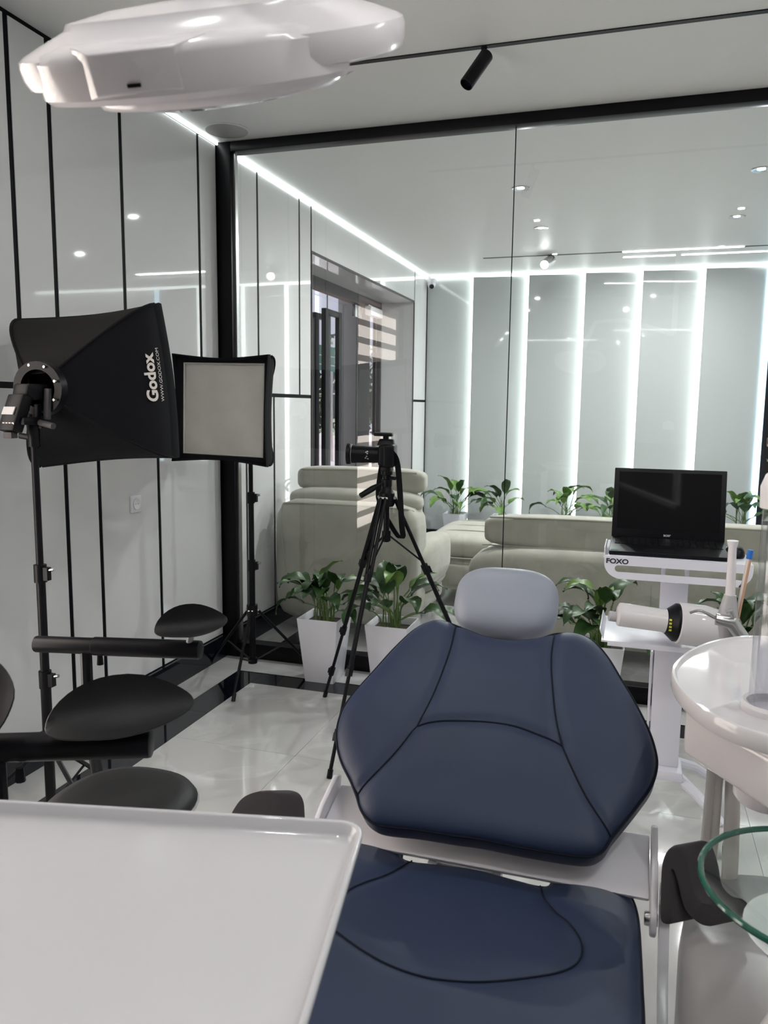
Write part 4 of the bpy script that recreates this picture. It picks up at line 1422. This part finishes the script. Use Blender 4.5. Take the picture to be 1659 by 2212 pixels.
# column, lower shelf, base
colx = (cp(1430, 1240, 2.86).x + cp(1486, 1240, 2.86).x) / 2
lz = cp(1300, 1384, 2.58).z
k_ = MB().box((colx - .045, 2.845, lz), (colx + .045, 2.875, uz - .11))
k_.box((colx - .045, 2.845, uz - .11), (colx - .032, 2.875, uz - .05)).box((colx + .032, 2.845, uz - .11), (colx + .045, 2.875, uz - .05)).box((colx - .045, 2.845, uz - .05), (colx + .045, 2.875, uz))
k_.build('upper_column', 'cart', ct, bevel=.0015)
MB().box((colx - .034, 2.862, uz - .118), (colx + .034, 2.874, uz - .108)).build('cable_slot', 'dgrey', ct)
lx0, lx1 = cp(1299, 1372, 2.58).x, cp(1622, 1400, 2.58).x
ls = MB().obox(V(((lx0 + lx1) / 2, 2.58 + .16, lz)), X * (lx1 - lx0) / 2, Y * .16, Z * .003)
ls.box((lx0 + .02, 2.578, lz - .014), (lx1, 2.583, lz + .003))
ls.obox(V((lx0, 2.58 + .15, lz + .017)), V((.006, 0, -.016)), Y * .13, V((.0015, 0, .0006)))
ls.build('lower_shelf', 'cart', ct, bevel=.001)
MB().box((colx - .052, 2.80, .26), (colx + .046, 2.875, lz - .003)).build('lower_column', 'cart', ct, bevel=.004)
MB().box((colx - .064, 2.83, .30), (colx - .056, 2.88, .66)).build('cable_cover', 'cart', ct, bevel=.002)
MB().box((colx - .065, 2.76, .225), (colx + .06, 2.89, .26)).build('foot_block', 'cart', ct, bevel=.006)
for (dx, dy) in ((-.19, -.14), (.19, -.14), (-.19, .20), (.19, .20)):
    e_ = V((colx + dx, 2.85 + dy, .105))
    MB().tube([V((colx + dx * .2, 2.85 + dy * .3, .235)), V((colx + dx * .6, 2.85 + dy * .7, .19)), e_ + Z * .02], [.020, .018, .016], 10).build('foot', 'cart', ct)
    cs = MB().lathe([(.022, 0), (.026, -.006), (.026, -.02), (.012, -.024)], e_ + Z * .01).build('caster_fork', 'whitegloss', ct)
    for o_ in (-.016, .016):
        MB().lathe([(.024, -.008), (.030, -.006), (.030, .006), (.024, .008)], (e_.x + o_, e_.y + .01, .030), X).build('wheel', 'white', cs)
        MB().cyl((e_.x + o_ - .009, e_.y + .01, .030), (e_.x + o_ + .009, e_.y + .01, .030), .013).build('wheel_hub', 'blackpl', cs)

# laptop
sz = uz + .0042
lpw = .378
lcx = (cp(1316, 1190, 2.70).x + cp(1578, 1197, 2.70).x) / 2 + .002
lt = thing('laptop', 'open black laptop with dark screen on the upper cart shelf', 'laptop', (lcx, 2.82, sz))
MB().loft([[V((lcx + a * (lpw / 2), y_, z_)) for a, y_, z_ in ((-1, 2.685, sz), (1, 2.685, sz), (1, 2.93, sz), (-1, 2.93, sz))], [V((lcx + a * (lpw / 2), y_, z_)) for a, y_, z_ in ((-1, 2.685, sz + .014), (1, 2.685, sz + .014), (1, 2.93, sz + .026), (-1, 2.93, sz + .026))]]).build('base', 'blackpl', lt, bevel=.003)
slope = .012 / .245
for r in range(6):
    for k in range(17):
        x_ = lcx - .165 + k * .0206
        y_ = 2.905 - r * .0185
        z_ = sz + .014 + (y_ - 2.685) * slope
        MB().obox(V((x_, y_, z_ + .001)), X * .0088, V((0, .0078, .0078 * slope)), Z * .0012).build('key', 'key', lt, smooth=0)
MB().obox(V((lcx - .03, 2.725, sz + .0163)), X * .05, V((0, .025, .0012)), Z * .0004).build('touchpad', 'key', lt)
MB().obox(V((lcx - .172, 2.70, sz + .0152)), X * .013, V((0, .006, .0003)), Z * .0003).build('sticker', 'bluegreen', lt)
hz_ = sz + .024
tilt = math.radians(14)
SV = V((0, math.sin(tilt), math.cos(tilt)))
SN = V((0, -math.cos(tilt), math.sin(tilt)))
hpv = V((lcx, 2.928, hz_))
sh_ = .252
MB().obox(hpv + SV * sh_ / 2 - SN * .004, X * lpw / 2, SV * sh_ / 2, SN * .004).build('lid', 'blackpl', lt, bevel=.003)
MB().obox(hpv + SV * (.030 + .105) + SN * .0003, X * (lpw / 2 - .017), SV * .103, SN * .0004).build('screen', 'screen', lt, smooth=0)
text('acer', .014, hpv + SV * .010 + SN * .0006, X, SV, 'silver', lt, 'CENTER', .0002, bold=.0003)
MB().cyl(hpv + SV * .245, hpv + SV * .245 + SN * .001, .002, n=8).build('webcam', 'filter', lt)
mo = V((ux1 - .04, 2.80, sz))
ms = thing('computer_mouse', 'small black computer mouse beside the laptop', 'mouse', mo)
MB().loft([[mo + V((a * .030 * k, b_ * .05 * k, h_)) for a, b_ in sellipse(1, 1, 2.6, 20)] for k, h_ in ((.9, 0), (1, .008), (.93, .022), (.7, .032), (.3, .036))]).build('shell', 'blackpl', ms)
MB().cyl(mo + V((-.003, -.03, .027)), mo + V((.003, -.03, .027)), .010, n=12).build('scroll_wheel', 'dgrey', ms)

# film-wrapped portable x-ray device lying on the lower shelf
p0 = at(1336, 1330, y=2.535)
p1 = at(1440, 1345, y=2.565)
p2 = at(1563, 1363, y=2.595)
dzx = lz + .0035 + .066 - p2.z
p0, p1, p2 = p0 + Z * dzx, p1 + Z * dzx, p2 + Z * dzx
axd = (p2 - p0).normalized()
xr = thing('xray_device', 'white film-wrapped handheld device with black band on the lower shelf', 'device', (p1.x, p1.y, lz + .004))
L1 = (p1 - p0).length
L2 = (p2 - p0).length
MB().lathe([(.022, -.006), (.036, 0), (.0375, .006), (.036, L1 - .012), (.038, L1 - .006)], p0, axd).build('nose_tube', 'whitegloss', xr)
bd = MB().lathe([(.038, L1 - .006), (.060, L1 + .022), (.060, L1 + .030)], p0, axd, cap0=False, cap1=False).build('black_band', 'blackpl', xr)
MB().lathe([(.060, L1 + .030), (.0655, L1 + .033), (.066, L2 - .06), (.058, L2 - .012), (.054, L2 - .004)], p0, axd, cap0=False).build('body', 'whitegloss', xr)
MB().lathe([(.053, L2 - .004), (.056, L2 + .004), (.050, L2 + .014)], p0, axd).build('rear_cap', 'blackpl', xr)
MB().lathe([(.014, -.03), (.016, -.028), (.016, 0)], p0 - Z * .01, axd).build('nozzle', 'greyplast', xr)
for k in range(4):
    a = -.35 + k * .22
    dn_ = (V((0, -1, 0)) * math.cos(a) - Z * math.sin(a))
    c_ = p0 + axd * (L1 + .009) + dn_ * .0495
    MB().obox(c_, axd * .004, axd.cross(dn_) * .003, dn_ * .001).build('level_mark', 'yellow', bd)


# ------------------------------------------------------------------ stools with arm-support bars
def shell(parent, c, U, Vv, ln, wd, lift, dip, name='elbow_pad'):
    """curved leaf-shaped pad: U long axis, Vv short axis, gutter along U, tips lifted"""
    U, Vv = V(U).normalized(), V(Vv).normalized()
    N = U.cross(Vv).normalized()
    if N.z < 0:
        N = -N
    rings, n = 8, 36
    top = []
    for r in range(rings + 1):
        k = max(r / rings, .02)
        loop = []
        for a, b_ in sellipse(1, 1, 2.2, n):
            x_, y_ = a * k, b_ * k
            taper = 1 - .38 * max(x_, 0) ** 1.5
            h = lift * max(x_, 0) ** 2.2 + dip * (y_ * y_) * (1 - .4 * x_) - .25 * dip * (max(-x_, 0) ** 2)
            loop.append(V(c) + U * x_ * ln + Vv * y_ * wd * taper + N * h)
        top.append(loop)
    bot = []
    for r in range(rings, -1, -1):
        k = max(r / rings, .02)
        bot.append([p - N * (.006 + .016 * (1 - k * k)) for p in top[r]])
    edge = [(p + (p - V(c)) * .012 - N * .003) for p in top[-1]]
    return MB().loft(top + [edge] + bot).build(name, 'bleather', parent, smooth=60)


def stool(label, bar0, bar1, post, r, seat, shells, base):
    t = thing('stool', label, 'stool', (base[0], base[1], 0), 'black stools with arm-support bars')
    bar0, bar1, post = V(bar0), V(bar1), V(post)
    d = (bar1 - bar0).normalized()
    Lb = (bar1 - bar0).length
    m_ = MB().lathe([(r * .86, 0), (r * .90, .003), (r * .90, Lb * .36), (r, Lb * .365), (r, Lb - .003), (r * .96, Lb)], bar0, d).build('arm_bar', 'bmetal', t)
    MB().lathe([(r * .97, 0), (r * .97, .002), (r * .9, .003)], bar1 - d * .001, d).build('end_cap', 'bmetal', m_)
    kz = post + d * .04 - Z * (r + .004)
    MB().tube([kz + Z * .004, kz - Z * .022], [.007, .009], 8).build('lock_knob', 'blackpl', m_)
    MB().tube([post, V((post.x, post.y, seat[2] + .06)), V(((post.x * 2 + base[0]) / 3, (post.y * 2 + base[1]) / 3, seat[2] - .07)), V((base[0], base[1], seat[2] - .07))], .016, 10).build('support_post', 'bmetal', t)
    for (c, U, Vv, ln, wd, lift, dip) in shells:
        c = V(c)
        shell(t, c, U, Vv, ln, wd, lift, dip)
        q_ = bar0 + d * max(.03, min(Lb - .03, (c - bar0).dot(d)))
        MB().tube([q_ + Z * r * .5, c - Z * .018], .010, 8).build('pad_bracket', 'greyplast', t)
    sc_ = V(seat)
    MB().loft([[sc_ + V((a * hx, b_ * hx * 1.05, h_)) for a, b_ in sellipse(1, 1, 2.4, 40)] for hx, h_ in ((.09, -.055), (.145, -.05), (.165, -.03), (.167, -.012), (.155, .006), (.125, .016), (.07, .016), (.01, .012))]).build('seat', 'bleather', t, smooth=60)
    MB().tube([sc_ + V((a * .168, b_ * .176, -.02)) for a, b_ in sellipse(1, 1, 2.4, 40)], .0035, 6, closed=True).build('seat_piping', 'greyplast', t)
    MB().cyl((base[0], base[1], .12), (base[0], base[1], sc_.z - .05), .024).build('gas_column', 'chrome', t)
    for k in range(5):
        a = math.radians(72 * k + 20)
        e_ = V((base[0] + .25 * math.cos(a), base[1] + .25 * math.sin(a), .075))
        MB().tube([(base[0], base[1], .125), V((base[0], base[1], .11)).lerp(e_, .5) + Z * .012, e_], [.026, .020, .014], 8).build('base_leg', 'blackpl', t)
        MB().lathe([(.018, -.018), (.026, -.014), (.026, .014), (.018, .018)], (e_.x, e_.y, .0262), V((-math.sin(a), math.cos(a), 0))).build('caster', 'blackpl', t)
    return t


b0_, b1_ = atd(78, 1391, 2.15), atd(432, 1404, 2.08)
pA = b0_.lerp(b1_, .31)
dA = (b1_ - b0_).normalized()
pc = atd(413, 1350, 2.06)
cr_ = V((RM[0][0], RM[0][1], 0)).normalized()
cf_ = V((RM[2][0], RM[2][1], 0)).normalized()
sA = atd(258, 1722, 1.84)
stool('black stool whose arm bar and pad stand in front of the striped wall', b0_, b1_, pA, .025, (sA.x, sA.y, sA.z - .01),
      [(pc, cr_ * .95 + cf_ * .25, cf_ * .62 + Z * .78, .092, .046, .018, .034)], (sA.x, sA.y))
b0_, b1_ = atd(-240, 1622, 1.40), atd(325, 1606, 1.42)
pB = atd(-8, 1630, 1.40)
pb1 = atd(262, 1540, 1.40)
pb2 = atd(-55, 1512, 1.36)
sB = pB + V((.05, -.24, -.33))
stool('black stool whose thicker-looking arm bar reaches over the white instrument tray edge', b0_, b1_, pB, .0255, tuple(sB),
      [(pb1, cr_ * .95 + cf_ * .30, cf_ * .72 + Z * .70, .124, .060, .016, .034), (pb2, cf_ * .5 + Z * .75, cr_ * .95, .075, .075, .005, .02)], (sB.x, sB.y))

# ------------------------------------------------------------------ instrument tray
TRZ = 1.0
tcn = at(792, 1772, z=TRZ)
tu = V((-.975, -.213, 0)).normalized()
tv = V((.175, -.985, 0)).normalized()
tr_ = thing('instrument_tray', 'large empty white tray with rounded raised rim beside the chair', 'tray', tcn + tu * .26 + tv * .19 - Z * .03)


def trl(inset, z_, r=.03):
    return [tcn + tu * (.26 + a) + tv * (.19 + b_) + Z * z_ for a, b_ in rrect(0, 0, .26 - inset, .19 - inset, r, 7)]


MB().loft([trl(.012, -.026, .02), trl(.003, -.020, .026), trl(0, -.004), trl(.0015, -.0005), trl(.004, 0), trl(.007, -.002, .026), trl(.010, -.012, .024), trl(.016, -.017, .02), trl(.03, -.018, .012)]).build('tray_pan', 'tray', tr_, smooth=60)
tb = tcn + tu * .26 + tv * .19
MB().tube([tb - Z * .026, tb - Z * .07, tb + V((-.12, -.2, -.09)), tb + V((-.35, -.42, -.09))], [.03, .026, .024, .024], 12).build('support_arm', 'white', tr_)
MB().tube([tb + V((-.35, -.42, -.06)), V((tb.x - .35, tb.y - .42, .10))], [.035, .04], 14).build('support_post', 'white', tr_)
MB().lathe([(.16, 0), (.16, .03), (.12, .06), (.05, .10)], (tb.x - .35, tb.y - .42, 0)).build('post_base', 'white', tr_)

# ------------------------------------------------------------------ operating lamp
lc = atd(462, 100, .95)
lN = V((0.03, -.46, .885)).normalized()      # back of the lamp (light goes the other way)
lX = V((.99, .10, 0.0))
lX = (lX - lN * lX.dot(lN)).normalized()
lY = lN.cross(lX)
ol = thing('operating_lamp', 'white dental operating lamp with stepped oval shell hanging above the tray', 'lamp', lc)


def ll(hx, hy, h, p=2.6, oy=0.0):
    return [lc + lX * a + lY * (b_ + oy) + lN * h for a, b_ in sellipse(hx, hy, p, 64)]


MB().loft([ll(.214, .146, -.024), ll(.225, .157, -.021), ll(.229, .160, -.012), ll(.230, .161, .002), ll(.2285, .160, .009), ll(.222, .155, .013), ll(.20, .138, .022), ll(.17, .117, .033), ll(.165, .112, .040), ll(.11, .08, .048), ll(.04, .03, .051)]).build('shell', 'lampwhite', ol, smooth=30)
MB().loft([ll(.150, .125, -.030, 2.3), ll(.152, .127, -.042, 2.3), ll(.146, .122, -.050, 2.3), ll(.13, .11, -.052, 2.3)]).build('reflector_housing', 'lampwhite', ol, smooth=50)
# broad facetted band across the near side with the handle socket
fr_ = []
for (hx, hy, h) in ((.190, .174, -.036), (.196, .180, -.030), (.198, .181, .006), (.190, .176, .014), (.165, .160, .022)):
    fr_.append([lc + lX * a + lY * b_ + lN * h for a, b_ in [(hx * math.sin(t), -hy * (abs(math.cos(t)) ** .6)) for t in [(-1.25 + 2.5 * k / 24) for k in range(25)]]])
fb_ = [[p + lY * .05 for p in fr_[0]]] + fr_ + [[p + lY * .07 for p in fr_[-1]]]
MB().loft(fb_, False, False, False).build('side_band', 'lampwhite', ol, smooth=40)
MB().loft([[lc + lX * (-.02 + a * hx) - lY * yy + lN * (-.006 + b_ * hy) for a, b_ in ((-1, -1), (1, -1), (1, 1), (-1, 1))] for hx, hy, yy in ((.078, .027, .158), (.050, .020, .179), (.047, .018, .1805))]).build('handle_socket', 'lampwhite', ol, bevel=.004)
MB().obox(lc - lX * .023 - lY * .1815 - lN * .018, lX * .0075, lY * .001, lN * .0018).build('indicator_slot', 'blackpl', ol)
MB().lathe([(.12, 0), (.11, .004), (.0005, .005)], lc - lN * .051, -lN, cap0=False).build('lamp_lens', 'clear', ol)
MB().tube([lc + lN * .055, lc + lN * .12 + lY * -.02, lc + V((.10, -.28, .36)), lc + V((.35, -.5, .40)), V((lc.x + .8, lc.y - .6, 2.2))], [.035, .030, .022, .022, .024], 14).build('lamp_arm', 'lampwhite', ol)
MB().cyl(V((lc.x + .8, lc.y - .6, 2.2)), V((lc.x + .8, lc.y - .6, ZC)), .025).build('lamp_pole', 'white', ol)

# ------------------------------------------------------------------ dental unit with spittoon, to the right of the chair
DU = thing('dental_unit', 'white dental unit with oval top beside the chair', 'dental unit', (.42, 1.5, 0))
UZ = 1.0
po = [(1450, 1446), (1462, 1425), (1490, 1403), (1530, 1386), (1575, 1376), (1625, 1372)]
pf = [(1630, 1582), (1570, 1560), (1520, 1533), (1480, 1500), (1458, 1472)]
pts = [at(*p, z=UZ) for p in po]
tail = [V((.36, 1.90, UZ)), V((.47, 1.86, UZ)), V((.55, 1.76, UZ)), V((.58, 1.60, UZ)), V((.55, 1.42, UZ)), V((.46, 1.31, UZ)), V((.34, 1.275, UZ)), V((.26, 1.28, UZ))]
loop = catmull(pts + tail + [at(*p, z=UZ) for p in pf], 5)
cc_ = sum(loop, V((0, 0, 0))) / len(loop)


def dl_(k, z_):
    return [V((cc_.x + (p.x - cc_.x) * k, cc_.y + (p.y - cc_.y) * k, z_)) for p in loop]


MB().loft([dl_(.93, UZ - .034), dl_(.99, UZ - .031), dl_(1, UZ - .025), dl_(1, UZ - .004), dl_(.99, UZ), dl_(.965, UZ), dl_(.955, UZ - .004), dl_(.94, UZ - .008), dl_(.5, UZ - .010)]).build('oval_top', 'whitegloss', DU, smooth=50)
bq0, bq1 = at(1480, 1560, y=1.46), at(1480, 1672, y=1.46)
hb = MB().loft([[V((x_, y_, z_)) for x_, y_ in ((bq0.x, 1.47), (.235, 1.285), (.50, 1.33), (.54, 1.58), (.40, 1.78), (bq0.x + .03, 1.62))] for z_ in (UZ - .125, UZ - .026)])
hb.build('housing', 'whitegloss', DU, bevel=.012, seg=3)
# clear tube in its ring, partly cut by the picture edge
tcx = V((.268, 1.43, UZ - .01))
tcx = at(1672, 1530, z=UZ - .005)
MB().lathe([(.052, -.05), (.054, .006), (.050, .012), (.044, .010), (.044, -.01)], tcx).build('tube_ring', 'whitegloss', DU)
MB().lathe([(.048, -.17), (.055, -.16), (.055, -.04)], tcx).build('tube_socket', 'whitegloss', DU)
tb_ = MB().lathe([(.041, .0), (.041, .36)], tcx, cap0=False, cap1=False).build('clear_tube', 'clear', DU)
MB().lathe([(.032, .002), (.032, .34)], tcx, cap0=False, cap1=False).build('inner_tube', 'clear', DU)
MB().lathe([(.046, .345), (.047, .38), (.040, .40), (.02, .415), (.001, .42)], tcx).build('tube_cap', 'lampwhite', DU)

# hand pieces standing in the holder behind the oval top
hb2 = MB().loft([[V((.34 + a, 2.03 + b_, z_)) for a, b_ in rrect(0, 0, .10, .05, .02)] for z_ in (.86, .935)])
hb2.build('instrument_holder', 'whitegloss', DU, bevel=.004)
MB().tube([V((.36, 1.80, .93)), V((.36, 2.0, .90))], .02, 10).build('holder_arm', 'white', DU)
q_ = 2.03
a0, a1, a2, a3 = at(1583, 1168, y=q_), at(1577, 1290, y=q_), at(1572, 1330, y=q_), at(1572, 1375, y=q_)
sh = thing('suction_handle', 'white suction tip with grey grip standing in the unit holder', 'suction tip', (a3.x, q_, .93))
MB().tube([a0, a0.lerp(a1, .05), a0.lerp(a1, .12), a1], [.0135, .0125, .0095, .0115], 16).build('suction_tip', 'lampwhite', sh)
MB().tube([a1.lerp(a0, .04), a1.lerp(a2, .4), a2, a3], [.014, .019, .024, .020], 16).build('grip', 'greyplast', sh)
s0, s1_, s2_, s3_ = at(1490, 1324, y=q_ - .05), at(1512, 1319, y=q_ - .05), at(1552, 1338, y=q_ - .04), at(1575, 1375, y=q_ - .03)
sy = thing('air_syringe', 'steel air water syringe with bent nozzle in the unit holder', 'syringe', (s3_.x, q_ - .03, .93))
MB().tube(catmull([s0, s1_, s2_.lerp(s1_, .3), s2_], 5, False), [.0032] * 8 + [.0042] * 8, 8).build('nozzle', 'chrome', sy)
MB().tube([s2_ - X * .006, s2_ + X * .028 - Z * .004, s3_ + X * .03], [.014, .018, .016], 12).build('syringe_body', 'chrome', sy)
MB().tube([at(1568, 1322, y=q_ - .06), at(1578, 1318, y=q_ - .06), at(1584, 1332, y=q_ - .05)], .005, 8).build('lever', 'chrome', sy)
e0, e1 = at(1622, 1188, y=q_), at(1592, 1335, y=q_)
sj = thing('saliva_ejector', 'thin copper striped saliva ejector with bright blue tip', 'saliva ejector', (e1.x, q_, .93))
MB().tube([e0.lerp(e1, .12), e1, e1.lerp(e0, -.25)], .0058, 10).build('clear_tube', 'print', sj)
MB().tube([e0.lerp(e1, .14) + X * .002 - Y * .004, e1 + X * .002 - Y * .004], .0034, 8).build('copper_wire', 'copper', sj)
MB().tube([e0, e0.lerp(e1, .13)], [.0065, .0072], 10).build('blue_tip', 'blue', sj)

# hoses, pedestal cabinet, glass bowl
for (pa, pb_, r) in (((1536, 1690), (1512, 1960), .0105), ((1550, 1695), (1530, 1960), .0105), ((1583, 1700), (1576, 1960), .0155)):
    A_, B_ = at(*pa, y=1.72), at(*pb_, y=1.60)
    hs = MB().tube(catmull([A_ + Z * .06, A_, A_.lerp(B_, .5), B_, V((B_.x + .04, B_.y + .02, .12)), V((B_.x + .16, B_.y - .05, .10))], 6, False), r, 12)
    hs.build('hose', 'hose', DU)
cb_ = [(.165, 1.62), (.125, 1.50), (.112, 1.30), (.125, 1.05), (.20, .93), (.50, .93), (.56, 1.1), (.56, 1.5), (.45, 1.66), (.28, 1.68)]
cl_ = catmull([V((a, b_, 0)) for a, b_ in cb_], 4)
c0_ = sum(cl_, V((0, 0, 0))) / len(cl_)
MB().loft([[c0_ + (p - c0_) * k + Z * z_ for p in cl_] for k, z_ in ((.92, .0), (.94, .10), (.96, .30), (.97, .50), (.94, .56), (.80, .58))]).build('cabinet', 'unit', DU, smooth=50)
MB().loft([[V((x_, y_, z_)) for x_, y_ in rrect(.44, 1.52, hx, hx, .06)] for hx, z_ in ((.09, .55), (.085, .72), (.10, UZ - .12))]).build('neck', 'white', DU, smooth=50)
gc = V((.285, 1.135, .85))
gb = MB().lathe([(.055, -.085), (.10, -.060), (.145, -.020), (.163, -.004)], gc, n=64, cap0=False, cap1=False).build('glass_bowl', 'bowlglass', DU, smooth=60)
MB().tube([gc + V((math.cos(k * math.pi / 32) * .165, math.sin(k * math.pi / 32) * .165, 0)) for k in range(64)], .0045, 8, closed=True).build('bowl_rim', 'greenedge', gb)
MB().lathe([(.085, -.275), (.075, -.24), (.055, -.19), (.050, -.14), (.075, -.10), (.105, -.066), (.098, -.066), (.06, -.092), (.02, -.098)], gc, n=40).build('bowl_base', 'whitegloss', DU)
MB().tube([gc + V((.10, .06, -.16)), gc + V((.13, .10, .06)), gc + V((.10, .07, .11)), gc + V((.06, .04, .09))], .009, 10).build('bowl_faucet', 'chrome', DU)
